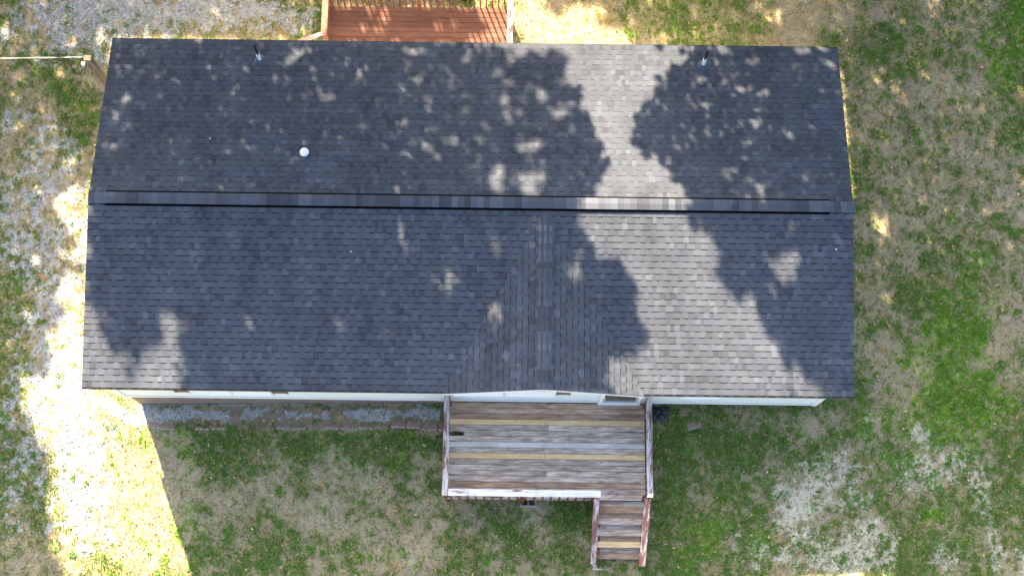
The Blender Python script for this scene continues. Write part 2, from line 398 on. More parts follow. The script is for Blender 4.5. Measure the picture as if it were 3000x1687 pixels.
for b_ in range(4):
    th = rng.uniform(0, 2 * np.pi, n); ln = rng.uniform(.03, .085, n) * (.85 + .6 * lush); wd = rng.uniform(.007, .016, n)
    el = rng.uniform(.15, 1.1, n)
    ox = rng.normal(0, .022, n); oy = rng.normal(0, .022, n)
    dx, dy = np.cos(th), np.sin(th)
    a = np.stack([x + ox - dy * wd, y + oy + dx * wd, z - .006], -1)
    b2 = np.stack([x + ox + dy * wd, y + oy - dx * wd, z - .006], -1)
    t = np.stack([x + ox + dx * ln * np.cos(el), y + oy + dy * ln * np.cos(el), z + .008 + ln * np.sin(el)], -1)
    V.append(np.stack([a, b2, t], 1).reshape(-1, 3)); C4.append(np.repeat(cc * rng.uniform(.88, 1.14, (n, 1)), 3, 0))
wi = rng.choice(np.nonzero(lush > .60)[0], 2000)                 # broad-leaved weeds in the lush parts
for b_ in range(7):
    th = rng.uniform(0, 2 * np.pi, len(wi)); ln = rng.uniform(.04, .10, len(wi)); wd = ln * .30; el = rng.uniform(.05, .7, len(wi))
    dx, dy = np.cos(th), np.sin(th); wx0, wy0, wz0 = x[wi], y[wi], z[wi] + .02
    hx0, hy0, hz0 = wx0 + dx * ln * .55, wy0 + dy * ln * .55, wz0 + ln * .5 * np.sin(el)
    root = np.stack([wx0, wy0, wz0 - .02], -1); la_ = np.stack([hx0 - dy * wd, hy0 + dx * wd, hz0], -1); lb2 = np.stack([hx0 + dy * wd, hy0 - dx * wd, hz0], -1)
    tip = np.stack([wx0 + dx * ln, wy0 + dy * ln, wz0 + ln * .3 * np.sin(el)], -1)
    V.append(np.stack([root, la_, lb2, la_, tip, lb2], 1).reshape(-1, 3)); C4.append(np.repeat(np.array([[.075, .17, .025]]) * rng.uniform(.7, 1.5, (len(wi), 1)), 6, 0))
V = np.concatenate(V); C4 = np.concatenate(C4)
o = obj('grass', mesh_np('grass', V, np.arange(len(V)).reshape(-1, 3), 'blade', C4))
tag(o, 'short patchy green and dry tan lawn grass', 'grass', kind='stuff')
# fallen leaves on the lawn
N = 2600
x = rng.uniform(-13.4, 14.8, N); y = rng.uniform(-8.6, 7.8, N); keep = ~in_house(x, y, .3); x = x[keep]; y = y[keep]; n = len(x)
z = ground_z(x, y) + .045
th = rng.uniform(0, 2 * np.pi, n); ln = rng.uniform(.02, .05, n); wd = ln * .55; tl = rng.uniform(-.015, .02, (n, 2))
dx, dy = np.cos(th), np.sin(th)
V = np.stack([np.stack([x - dx * ln, y - dy * ln, z], -1), np.stack([x - dy * wd, y + dx * wd, z + tl[:, 0]], -1),
              np.stack([x + dx * ln, y + dy * ln, z + .004], -1), np.stack([x + dy * wd, y - dx * wd, z + tl[:, 1]], -1)], 1).reshape(-1, 3)
lc = np.array([[.42, .27, .12]]) * rng.uniform(.45, 1.5, (n, 1)) * np.where(rng.random((n, 1)) < .25, np.array([[1.1, 1.3, 1.6]]), 1.0)
o = obj('fallen_leaves', mesh_np('fallen_leaves', V, np.arange(4 * n).reshape(-1, 4), 'blade', np.repeat(lc, 4, 0)))
tag(o, 'dry brown leaves scattered thinly over the lawn', 'leaves', kind='stuff')
# gravel: loose pale stones
N = 110000
x = rng.uniform(-13.6, 1.0, N); y = rng.uniform(-8.8, 7.9, N)
m = ground_maps(x, y)
keep = (rng.random(N) < np.clip(m['r'] * .95 + .012, 0, 1)) & ~in_house(x, y, -.02)
x = x[keep]; y = y[keep]; n = len(x); z = ground_z(x, y) + (fbm(x, y, .35, 401, 3) - .5) * .05
s = rng.uniform(.009, .022, n) * rng.choice([1, 1, 1, 1.5], n)
dirs = np.array([[1, 0, 0], [0, 1, 0], [-1, 0, 0], [0, -1, 0], [0, 0, .7], [0, 0, -.7]], float)
J = dirs[None] * s[:, None, None] * rng.uniform(.6, 1.35, (n, 6, 1)) + rng.normal(0, .25, (n, 6, 3)) * s[:, None, None]
V = J + np.stack([x, y, z + s * .25], -1)[:, None]
ft = np.array([[0, 1, 4], [1, 2, 4], [2, 3, 4], [3, 0, 4], [1, 0, 5], [2, 1, 5], [3, 2, 5], [0, 3, 5]])
Fc = (np.arange(n)[:, None, None] * 6 + ft[None]).reshape(-1, 3)
sc_ = rng.uniform(.55, 1.3, (n, 1)) * np.where(rng.random((n, 1)) < .2, np.array([[.42, .36, .32]]), np.array([[.50, .52, .55]]))
o = obj('gravel', mesh_np('gravel', V.reshape(-1, 3), Fc, 'stone', np.repeat(sc_, 6, 0)))
tag(o, 'loose pale grey gravel scattered along the drive and flower bed', 'gravel', kind='stuff')

# ------------------------------------------------------------------ house
house = thing('house', 'single storey house with a dark grey shingle roof and pale siding', 'house', (0, 0, 0))
SL = math.hypot(HW, RISE); CS, SN = HW / SL, RISE / SL
# porch gable geometry
GC = PZ(1606, 900, ZE + .6)[0]                      # its ridge runs along Y at this X
GX0 = PZ(1297, 1146, ZE)[0]; GX1 = PZ(1887, 1160, ZE)[0]
GH = (GX1 - GX0) / 2; GC = (GX0 + GX1) / 2
GR = RISE - .03                                      # ridge rise
GA = GR / GH
GYF = -HW - .015
def valley_y(d):                                     # y where the gable slope meets the main slope
    zz = GR - GA * d
    return -HW * (1 - zz / RISE)
# roof slab (under the shingles); its front overhang is cut away under the porch gable
T = 0.11
YC = YW + .03
zc = ZE + RISE * (1 + YC / HW)
CUT0, CUT1 = GX0 + .12, GX1 - .12
sec = [(YC, zc - T), (YC, zc), (0, ZE + RISE), (HW, ZE), (HW, ZE - T), (0, ZE + RISE - T)]
V = [(x_, a, b_ - .004) for x_ in (XL, XR) for a, b_ in sec]
Fc = [(0, 1, 2, 5), (5, 2, 3, 4), (6, 11, 8, 7), (11, 10, 9, 8)] + [(i, i + 6, (i + 1) % 6 + 6, (i + 1) % 6) for i in range(6)]
for xa, xb in ((XL, CUT0), (CUT1, XR)):
    k_ = len(V)
    V += [(x_, a, b_ - .004) for x_ in (xa, xb) for a, b_ in ((-HW, ZE - T), (-HW, ZE), (YC, zc), (YC, zc - T))]
    Fc += [(k_, k_ + 1, k_ + 2, k_ + 3), (k_ + 7, k_ + 6, k_ + 5, k_ + 4), (k_, k_ + 4, k_ + 5, k_ + 1), (k_ + 1, k_ + 5, k_ + 6, k_ + 2), (k_, k_ + 3, k_ + 7, k_ + 4)]
roof = obj('roof', mesh_np('roof', V, Fc, 'roof_deck'), house)
for xa, xb, y0, y1 in ((XL + .02, CUT0 - .01, -HW + .012, -HW + .024), (CUT1 + .01, XR - .02, -HW + .012, -HW + .024), (XL + .02, XR - .02, HW - .022, HW - .010)):
    box('fascia', xa, xb, y0, y1, ZE - .16, ZE - T - .006, 'white_trim', house, 0.002)
for xa, xb in ((XL + .02, CUT0 - .01), (CUT1 + .01, XR - .02)):
    box('soffit', xa, xb, -HW + .026, YW - .002, ZE - .135, ZE - T - .008, 'white_trim', house, 0)
V = [(GC, GYF, ZE + GR), (GC - GH, GYF, ZE), (GC + GH, GYF, ZE), (GC, valley_y(0), ZE + GR),
     (GC, GYF, ZE + GR - T), (GC - GH, GYF, ZE - T), (GC + GH, GYF, ZE - T),
     (GC, YW + .05, ZE + GR - T), (GC - GH, YW + .05, ZE - T), (GC + GH, YW + .05, ZE - T)]
V = [(a, b_, c_ + .002) for a, b_, c_ in V]
gab = obj('porch_gable_roof', mesh_np('porch_gable_roof', V, [(0, 3, 1), (0, 2, 3), (0, 1, 5, 4), (0, 4, 6, 2), (4, 5, 8, 7), (4, 7, 9, 6), (1, 8, 5), (2, 6, 9)], 'roof_deck'), roof)
for s in (-1, 1):
    beam('rake_trim', (GC, GYF - .008, ZE + GR - .075), (GC + s * GH, GYF - .008, ZE - .075), .012, .09, 'white_trim', house, .002)

# shingles
PALW = np.array([[.066, .075, .091]])
def tab_col(n_=1):
    u = rng.random(n_); v = np.where(u < .16, .82, np.where(u > .88, 1.27, 1.0)) * rng.uniform(.93, 1.07, n_)
    tint = np.array([[1, 1.01, 1.03]]) + rng.normal(0, .012, (n_, 3))
    return PALW * tint * v[:, None]
EXPO = .143
def strip_geo(L, u0=0.0):
    """laminated shingle strip: u along the course, v up the slope, w out"""
    V = []; Fq = []; C = []
    def quad(pts, c):
        i = len(V); V.extend(pts); Fq.append((i, i + 1, i + 2, i + 3)); C.extend([c] * 4)
    u = 0.0; tooth = rng.random() < .5; top = .162
    bigc = rng.uniform(.93, 1.07)
    dark = np.array([.024, .025, .028])  # lip below each tooth: asphalt edge, with the butt's shadow put into its colour
    while u < L - 1e-6:
        wd = rng.uniform(.085, .19) if tooth else rng.uniform(.07, .15)
        if L - u - wd < .05: wd = L - u
        c = tab_col()[0] * bigc
        if tooth:
            e = min(.008, wd * .2); hb, ht = .0115, .002
            quad([(u, 0, hb), (u + wd, 0, hb), (u + wd - e, top, ht), (u + e, top, ht)], c)
            quad([(u + .003, -.027, .0012), (u + wd - .003, -.027, .0012), (u + wd, 0, hb), (u, 0, hb)], dark)
            quad([(u, 0, .0075), (u, 0, hb), (u + e, top, ht), (u + e, top, .0008)], c * .75)
            quad([(u + wd, 0, hb), (u + wd, 0, .0075), (u + wd - e, top, .0008), (u + wd - e, top, ht)], c * .75)
            quad([(u, 0, .0073), (u + e, 0, .0073), (u + e, top, .0008), (u, top, .0008)], c)
            quad([(u + wd - e, 0, .0073), (u + wd, 0, .0073), (u + wd, top, .0008), (u + wd - e, top, .0008)], c)
        else:
            c = c * .95
            quad([(u, 0, .0075), (u + wd, 0, .0075), (u + wd, top, .0008), (u, top, .0008)], c)
            quad([(u, -.006, .001), (u + wd, -.006, .001), (u + wd, 0, .0075), (u, 0, .0075)], c * .6)
        u += wd; tooth = not tooth
    V = np.array(V); V[:, 0] += u0
    return V, np.array(Fq), np.array(C)
VAR = [strip_geo(1.0) for _ in range(40)]
VARM = {}
acc = [[], [], []]; cnt = 0
def bake(geo, org, U, Vv, W, mul=1.0):
    global cnt
    v, f_, c = geo
    acc[0].append(np.asarray(org) + v[:, :1] * U + v[:, 1:2] * Vv + v[:, 2:] * W)
    acc[1].append(f_ + cnt); acc[2].append(c * mul); cnt += len(v)
singles = 0
for side in (-1, 1):                                 # -1 front slope, +1 back slope
    Vv = np.array([0, -side * CS, SN]); W = np.array([0, side * SN, CS])
    U = np.array([1.0 * (-side), 0, 0])
    if side == -1: U = np.array([1., 0, 0])
    else: U = np.array([-1., 0, 0])
    ncourse = int((SL - .14) / EXPO) + 1
    order = range(ncourse - 1, -1, -1)
    for i in order:
        v0 = i * EXPO + .030
        off = [0, .30, .62, .16, .46, .80][i % 6] + rng.uniform(-.03, .03)
        xs = [0.0]; p_ = off if off > .05 else 1.0
        while p_ < XR - XL - .04: xs.append(p_); p_ += 1.0
        xs.append(XR - XL)
        for a, b_ in zip(xs[:-1], xs[1:]):
            xa = XL + a if side == -1 else XR - a
            org = np.array([xa, side * HW, ZE]) + Vv * v0
            xm = xa + U[0] * (b_ - a) / 2; ym = org[1]
            if side == -1 and abs(xm - GC) < GH and ym < valley_y(abs(xm - GC)) - .75 and abs(xm - GC) + .5 < GH:
                continue                             # wholly under the porch gable
            if side == -1 and ym < YC + .12 and xa < CUT1 and xa + b_ - a > CUT0:
                for qa, qb in ((xa, min(CUT0, xa + b_ - a)), (max(CUT1, xa), xa + b_ - a)):
                    if qb - qa > .03: bake(strip_geo(qb - qa), np.array([qa, org[1], org[2]]), U, Vv, W)
                continue
            mul = rng.uniform(.94, 1.06) * (1 + .10 * (fbm(np.array([xm]), np.array([ym]), 2.2, 77)[0] - .5))
            if side == -1 and abs(b_ - a - 1.0) < 1e-6 and singles < 300 and i < ncourse - 1:
                vi = int(rng.integers(len(VAR)))
                if vi not in VARM:
                    g_ = VAR[vi]; VARM[vi] = mesh_np('shingle', g_[0], g_[1], 'shingle', g_[2])
                Mx = Matrix([[U[0], Vv[0], W[0], org[0]], [U[1], Vv[1], W[1], org[1]], [U[2], Vv[2], W[2], org[2]], [0, 0, 0, 1]])
                o = bpy.data.objects.new('shingle', VARM[vi]); o.matrix_local = Mx; link(o, roof); singles += 1
            else:
                g_ = VAR[int(rng.integers(len(VAR)))] if abs(b_ - a - 1.0) < 1e-6 else strip_geo(b_ - a)
                bake(g_, org, U, Vv, W, mul)
# porch gable slopes: courses run front to back
GS = math.hypot(GH, GR); gc_, gs_ = GH / GS, GR / GS
for s in (-1, 1):
    Vv = np.array([-s * gc_, 0, gs_]); W = np.array([s * gs_, 0, gc_])
    U = np.array([0, 1., 0]) if s == 1 else np.array([0, -1., 0])
    for i in range(int((GS - .06) / EXPO) + 1):
        v0 = i * EXPO + .012
        d = GH - v0 * gc_
        ya = GYF; yb = min(valley_y(max(d - EXPO, 0)) + .06, -.17)
        if yb - ya < .06: continue
        yy = ya; lens = []
        p_ = rng.uniform(.3, 1.0)
        while yy < yb - .05:
            q_ = min(p_, yb - yy); lens.append((yy, q_)); yy += q_; p_ = 1.0
        for y0, L in lens:
            g_ = strip_geo(L)
            org = np.array([GC + s * GH, 0, ZE]) + Vv * v0
            org[1] = y0 if s == 1 else y0 + L
            bake(g_, org, U, Vv, W, rng.uniform(.94, 1.06))
o = obj('shingles', mesh_np('shingles', np.concatenate(acc[0]), np.concatenate(acc[1]), 'shingle', np.concatenate(acc[2])), roof)
tag(o, kind='stuff')

# ridge vent and its cap shingles
vent = obj('ridge_vent', mesh_np('ridge_vent', *(lambda xa, xb, h: ([(x_, a, b_) for x_ in (xa, xb) for a, b_ in (
    (-.172, ZE + RISE - .172 * SN / CS), (-.166, ZE + RISE + .008), (0, ZE + RISE + .045), (.176, ZE + RISE + .008), (.182, ZE + RISE - .182 * SN / CS))],
    [(0, 1, 6, 5), (1, 2, 7, 6), (2, 3, 8, 7), (3, 4, 9, 8), (0, 4, 3, 2, 1), (5, 6, 7, 8, 9), (0, 5, 9, 4)]))(PZ(309, 580, ZE + RISE)[0], PZ(2430, 607, ZE + RISE)[0], 0), 'black_vent'), house)
vx0 = PZ(309, 580, ZE + RISE)[0]; vx1 = PZ(2430, 607, ZE + RISE)[0]
def cap_mesh(w_, ex, slope, drop):
    th = .006; Vs = []
    for u, lift in ((0, .011), (ex * 1.25, .003)):
        for a in (-w_, -w_ * .35, 0, w_ * .35, w_):
            zz = -abs(a) * slope
            Vs += [(u, a, zz + lift), (u, a, zz + lift - th)]
    Fq = []
    for k_ in range(4):
        a = 2 * k_; Fq += [(a, a + 2, a + 12, a + 10), (a, a + 1, a + 3, a + 2), (a + 1, a + 11, a + 13, a + 3)]
    Fq += [(0, 10, 11, 1), (8, 9, 19, 18)]
    me = mesh_np('ridge_cap', Vs, Fq, 'cap_shingle'); return me
capm = cap_mesh(.134, .145, SN / CS * .85, 0)
x_ = XR - .145; run = 0; cc_ = tab_col()[0]
while x_ > XL - .13:
    on = vx0 - .16 < x_ < vx1 - .12
    if run <= 0: cc_ = PALW[0] * rng.choice([.76, .98, 1.1, 1.15, 1.2, 1.42]); run = rng.choice([1, 1, 1, 1, 2])
    run -= 1
    o = obj('ridge_cap', capm, vent, (max(x_, XL), 0, ZE + RISE + (.052 if on else .020)))
    o.color = (*(cc_ * rng.uniform(.92, 1.08)), 1); x_ -= .145
capg = cap_mesh(.155, .145, GA * .95, 0)
y_ = GYF; run = 0
while y_ < -.34:
    if run <= 0: cc_ = PALW[0] * rng.choice([.8, 1.1, 1.25, 1.35, 1.7]); run = rng.choice([1, 1, 2])
    run -= 1
    o = obj('ridge_cap', capg, gab, (GC, y_, ZE + GR + .018), (0, 0, math.pi / 2))
    o.color = (*cc_, 1); y_ += .145

# walls with lap siding
def siding_wall(name, x0, x1, y, face, z0, z1, parent, lap=.115):
    V = []; Fq = []
    n_ = int((z1 - z0) / lap)
    for i in range(n_ + 1):
        a, b_ = z0 + i * lap, min(z0 + (i + 1) * lap, z1)
        if b_ - a < .01: continue
        k_ = len(V)
        for xx in (x0, x1):
            V += [(xx, y + face * .014, a), (xx, y + face * .002, b_), (xx, y - face * .02, a)]
        Fq += [(k_, k_ + 3, k_ + 4, k_ + 1), (k_, k_ + 2, k_ + 5, k_ + 3)]
    return obj(name, mesh_np(name, V, Fq, 'siding'), parent)
siding_wall('wall', WXL, WXR, YW, -1, FLOOR, ZE - .02, house)
siding_wall('wall', WXL, WXR, YB, 1, FLOOR, ZE - .02, house)
for xx, f_ in ((WXL, -1), (WXR, 1)):
    V = [(xx, YW, FLOOR), (xx, YB, FLOOR), (xx, YB, ZE), (xx, 0, ZE + RISE - .12), (xx, YW, ZE)]
    V += [(a - f_ * .05, b_, c_) for a, b_, c_ in V]
    obj('wall', mesh_np('wall', V, [(0, 1, 2, 3, 4), (9, 8, 7, 6, 5)] + [(i, i + 5, (i + 1) % 5 + 5, (i + 1) % 5) for i in range(5)], 'siding'), house)
obj('gable_wall', mesh_np('gable_wall', [(GC - GH + .3, YW - .001, ZE - .06), (GC + GH - .3, YW - .001, ZE - .06), (GC, YW - .001, ZE + GR - .14),
    (GC - GH + .3, YW + .04, ZE - .06), (GC + GH - .3, YW + .04, ZE - .06), (GC, YW + .04, ZE + GR - .14)], [(0, 1, 2), (5, 4, 3), (0, 3, 4, 1), (1, 4, 5, 2), (2, 5, 3, 0)], 'siding'), house)
box('floor_slab', WXL + .1, WXR - .1, YW + .1, YB - .1, FLOOR - .15, FLOOR - .02, 'roof_deck', house, 0)
# bottom trim, corner trim
for a, b_ in ((WXL - .02, GX0 + .12), (GX0 + .125, GX1 - .05), (GX1 - .045, WXR + .02)):
    box('base_trim', a, b_, YW - .035, YW - .016, FLOOR - .035, FLOOR + .055, 'white_trim', house, .003)
for xx in (WXL - .012, WXR + .012):
    for yy in (YW - .02, YB + .02):
        box('corner_trim', xx - .055, xx + .055, yy - .03, yy + .03, FLOOR - .04, ZE - .05, 'white_trim', house, .004)
# skirting panels: each follows the ground
skx = np.linspace(WXL + .03, WXR - .03, 15)
for i in range(14):
    a, b_ = skx[i] + .002, skx[i + 1] - .002
    za, zb = float(ground_z(a, YW)) - .08, float(ground_z(b_, YW)) - .08
    yo = YW + .012 + (.006 if i % 2 else 0)
    V = [(a, yo, za), (b_, yo, zb), (b_, yo, FLOOR - .03), (a, yo, FLOOR - .03)]
    V += [(p_[0], p_[1] + .02, p_[2]) for p_ in V]
    obj('skirting_panel', mesh_np('skirting_panel', V, [(0, 1, 2, 3), (7, 6, 5, 4), (0, 4, 5, 1), (1, 5, 6, 2), (2, 6, 7, 3), (3, 7, 4, 0)], 'skirting'), house)
for (pa, pb) in ((497, 548), (1217, 1268)):
    a = PY(pa, 1162, YW - .01); b_ = PY(pb, 1166, YW - .01)
    ve = box('skirting_vent', a[0], b_[0], YW - .004, YW + .01, FLOOR - .30, FLOOR - .10, 'pipe_black', house, .002)
for i in range(2):
    xa, xb = (WXL + .05, -2.2) if i == 0 else (-2.18, -.7)
    za, zb = float(ground_z(xa, YW)) + .03, float(ground_z(xb, YW)) + .02
    beam('skirting_track', (xa, YW - .008, za), (xb, YW - .008, zb), .02, .03, 'concrete', house, .003)
for yy, x0, x1 in ((YB - .02, WXL + .03, WXR - .03),):
    V = [(x0, yy, float(ground_z(x0, yy)) - .1), (x1, yy, float(ground_z(x1, yy)) - .1), (x1, yy, FLOOR - .02), (x0, yy, FLOOR - .02)]
    V += [(p_[0], p_[1] - .02, p_[2]) for p_ in V]
    obj('skirting_panel', mesh_np('skirting_panel', V, [(3, 2, 1, 0), (4, 5, 6, 7), (0, 1, 5, 4), (1, 2, 6, 5), (2, 3, 7, 6), (3, 0, 4, 7)], 'skirting'), house)
for xx in (WXL + .02, WXR - .04):
    zz = float(ground_z(xx, 0)) - .12
    box('skirting_panel', xx, xx + .02, YW + .05, YB - .05, zz, FLOOR - .02, 'skirting', house, 0)

def window(x0, x1, z0, z1, n_=1):
    w_ = obj('window', mesh_np('window', [(x0 + .04, YW - .030, z0 + .04), (x1 - .04, YW - .030, z0 + .04), (x1 - .04, YW - .030, z1 - .04), (x0 + .04, YW - .030, z1 - .04),
             (x0 + .04, YW + .01, z0 + .04), (x1 - .04, YW + .01, z0 + .04), (x1 - .04, YW + .01, z1 - .04), (x0 + .04, YW + .01, z1 - .04)],
             [(0, 1, 2, 3), (0, 4, 5, 1), (1, 5, 6, 2), (2, 6, 7, 3), (3, 7, 4, 0)], 'glass'), house)
    fw = .075
    box('frame', x0, x1, YW - .062, YW - .008, z0, z0 + fw, 'white_trim', w_)
    box('frame', x0, x1, YW - .062, YW - .008, z1 - fw, z1, 'white_trim', w_)
    box('frame', x0, x0 + fw, YW - .0605, YW - .008, z0 + fw, z1 - fw, 'white_trim', w_)
    box('frame', x1 - fw, x1, YW - .0605, YW - .008, z0 + fw, z1 - fw, 'white_trim', w_)
    zm = (z0 + z1) / 2
    box('sash_rail', x0 + fw, x1 - fw, YW - .055, YW - .02, zm - .03, zm + .03, 'white_trim', w_)
    box('sash_rail', x0 + fw, x1 - fw, YW - .052, YW - .02, z0 + fw, z0 + fw + .05, 'white_trim', w_)
    box('blind', x0 + fw + .002, x1 - fw - .002, YW - .046, YW - .031, z0 + fw + .051, z0 + fw + .45, 'white_trim', w_, .001)
    box('sill', x0 - .02, x1 + .02, YW - .085, YW - .012, z0 - .035, z0 - .002, 'white_trim', w_)
    return w_
def shutter(x0, x1, z0, z1):
    s_ = box('shutter', x0, x1, YW - .032, YW - .012, z0, z1, 'shutter', house, .003)
    zz = z0 + .07
    while zz < z1 - .09:
        box('louver', x0 + .05, x1 - .05, YW - .042, YW - .030, zz, zz + .055, 'shutter', s_, .003); zz += .075
    for a, b_ in ((x0, x0 + .045), (x1 - .045, x1)):
        box('stile', a, b_, YW - .044, YW - .031, z0, z1, 'shutter', s_, .002)
wx = lambda p_, q_: PY(p_, q_, YW - .05)
z0 = 1.74
for a, b_ in ((555, 672), (676, 791)): window(wx(a, 1146)[0], wx(b_, 1147)[0], z0, 3.02)
shutter(wx(508, 1146)[0], wx(552, 1146)[0], z0 + .03, 3.0); shutter(wx(794, 1147)[0], wx(838, 1147)[0], z0 + .03, 3.0)
zp = wx(1480, 1157)[2]
for a, b_ in ((1330, 1474), (1482, 1627)): window(wx(a, 1156)[0], wx(b_, 1158)[0], zp, 3.02)
shutter(wx(1286, 1152)[0], wx(1327, 1152)[0], zp + .03, 3.0); shutter(wx(1630, 1157)[0], wx(1671, 1157)[0], zp + .03, 3.0)
zr = wx(2060, 1164)[2]
window(wx(2000, 1163)[0], wx(2114, 1163)[0], zr, 3.02)
shutter(wx(1954, 1160)[0], wx(1998, 1160)[0], zr + .03, 3.0); shutter(wx(2117, 1163)[0], wx(2159, 1163)[0], zr + .03, 3.0)
# front door
dx0, dx1 = wx(1758, 1170)[0], wx(1878, 1172)[0]
door = box('door', dx0 + .07, dx1 - .07, YW - .034, YW + .01, FLOOR + .03, 3.02, 'board_pale', house, .003)
box('pane', dx0 + .13, dx1 - .13, YW - .042, YW - .035, FLOOR + .12, 2.9, 'glass', door, .001)
box('frame', dx0, dx0 + .07, YW - .07, YW - .005, FLOOR + .056, 3.09, 'white_trim', door)
box('frame', dx1 - .07, dx1, YW - .07, YW - .005, FLOOR + .056, 3.09, 'white_trim', door)
box('frame', dx0 + .07, dx1 - .07, YW - .068, YW - .005, 3.02, 3.09, 'white_trim', door)
box('threshold', dx0 - .02, dx1 + .02, YW - .09, YW - .036, FLOOR - .02, FLOOR + .05, 'white_trim', door)
box('handle', dx0 + .10, dx0 + .13, YW - .085, YW - .036, FLOOR + .95, FLOOR + 1.1, 'pipe_black', door)
# outlet
p_ = wx(2046, 1170)
ou = box('outlet_box', p_[0] - .055, p_[0] + .055, YW - .05, YW - .016, FLOOR + .14, FLOOR + .26, 'white_trim', house)
box('socket', p_[0] - .03, p_[0] + .03, YW - .054, YW - .048, FLOOR + .15, FLOOR + .20, 'pipe_black', ou, .001)

# roof penetrations
def roof_z(y): return ZE + RISE * (1 - abs(y) / HW)
def on_roof(px, py):
    z_ = ZE + .3
    for _ in range(8):
        p_ = PZ(px, py, z_); z_ = roof_z(p_[1])
    return p_
for bx, by in ((763, 178), (2059, 193)):
    p_ = on_roof(bx, by)
    bm = bmesh.new(); tube(bm, [(0, 0, .0), (0, 0, .40)], .045, 14)
    pipe = bm_obj('vent_pipe', bm, 'pipe_white', house, (p_[0], p_[1], p_[2] - .02), smooth=False)
    bm = bmesh.new(); tube(bm, [(0, 0, -.03), (0, 0, .03), (0, 0, .05), (0, 0, .10)], [.142, .134, .095, .05], 16)
    bm_obj('boot', bm, 'boot', pipe, (0, 0, .02))
    bm = bmesh.new(); tube(bm, [(0, 0, .30), (0, 0, .78), (0, 0, .79), (0, 0, .86)], [.029, .029, .032, .032], 12)
    bm_obj('inner_pipe', bm, 'pipe_black', pipe)
p_ = on_roof(893, 450)
bm = bmesh.new()
tube(bm, [(0, 0, -.03), (0, 0, .08)], .075, 16)
tube(bm, [(0, 0, .07), (0, 0, .075), (0, 0, .105), (0, 0, .125), (0, 0, .132)], [.098, .106, .104, .07, .02], 20)
bm_obj('round_vent_cap', bm, 'pipe_white', house, p_, smooth=True)
bits = [((616, 407), 'small white scrap lying near the left end of the back roof slope'),
        ((1028, 738), 'small white scrap on the shaded middle of the front roof slope'),
        ((2449, 731), 'small white scrap near the right edge of the front roof slope')]
for (a, b_), lb in bits:
    p_ = on_roof(a, b_)
    bm = bmesh.new(); bmesh.ops.create_icosphere(bm, subdivisions=1, radius=.021)
    for v in bm.verts: v.co = Vector((v.co.x * random.uniform(.6, 1.3), v.co.y * random.uniform(.5, 1.2), v.co.z * .35))
    tag(bm_obj('white_scrap', bm, 'debris', None, (p_[0], p_[1], p_[2] + .022)), lb, 'scrap', 'white scraps on the roof')

# ------------------------------------------------------------------ front deck
D = 1.0
fd = thing('front_deck', 'weathered wooden front deck with mismatched boards, railings and steps', 'deck', (float(PZ(1600, 1300, D)[0]), -5.2, float(ground_z(2, -5.2))))
bx0 = PZ(1313, 1300, D)[0]; bx1 = PZ(1889, 1300, D)[0]; split = PZ(1596, 1235, D)[0]
yf = PZ(1800, 1466, D)[1]; yb = YW - .055
NB = 17; pit = (yb - yf) / NB
kinds = ['brown', 'brown', 'brown', 'new', 'grey', 'grey', 'grey', 'pale', 'grey', 'new', 'grey', 'grey', 'grey', 'grey', 'brown', 'grey', 'grey']
stair_x0 = PZ(1752, 1460, D)[0]
for i in range(NB):
    ya = yb - i * pit; y1 = ya - pit + .009
    zz = D + random.uniform(-.003, .003)
    kd = 'board_' + kinds[i]
    if i == 5:                                       # broken board with a hole at its left end
        xs = [bx0 + .0, bx0 + .12, bx0 + .30, bx0 + .40]
        top = [y1 + .115, y1 + .125, y1 + .105, y1 + .06, y1 + .0]
        hx = [bx0, bx0 + .14, bx0 + .26, bx0 + .405, bx0 + .37, bx0 + .36]
        hy = [y1 + .085, y1 + .115, y1 + .105, y1 + .075, y1 + .045, y1]
        out = list(zip(hx, hy)) + [(bx1, y1), (bx1, ya), (bx0, ya)]
        bm = bmesh.new(); cxm, cym = (bx0 + bx1) / 2, (ya + y1) / 2
        vs_ = [bm.verts.new((a - cxm, b_ - cym, 0.016)) for a, b_ in out]
        f_ = bm.faces.new(vs_)
        r_ = bmesh.ops.extrude_face_region(bm, geom=[f_]); vv = [g_ for g_ in r_['geom'] if isinstance(g_, bmesh.types.BMVert)]
        bmesh.ops.translate(bm, vec=(0, 0, -.032), verts=vv)
        o = bm_obj('deck_board', bm, kd, fd, Vector((cxm, cym, zz - .016)) - fd.location)
        o['label'] = 'rotten board with a dark hole at its left end'
    elif kd == 'board_new':
        box('deck_board', bx0, split - .003, y1, ya, zz - .032, zz + .003, kd, fd, .003)
        box('deck_board', split + .003, bx1, y1, ya, zz - .032, zz + .003, kd, fd, .003)
    else:
        sp = bx0 + (bx1 - bx0) * [.5, .51, .49][i % 3]
        if i not in (0, 4, 8, 12): box('deck_board', bx0, bx1, y1, ya, zz - .032, zz, kd, fd, .003)
        else:
            k2 = kd
            if i in (10, 11) : k2 = 'board_pale' if i == 11 else kd
            box('deck_board', bx0, sp - .0015, y1, ya, zz - .032, zz, kd, fd, .003)
            box('deck_board', sp + .0015, bx1, y1, ya, zz - .032, zz + .001, kd, fd, .003)
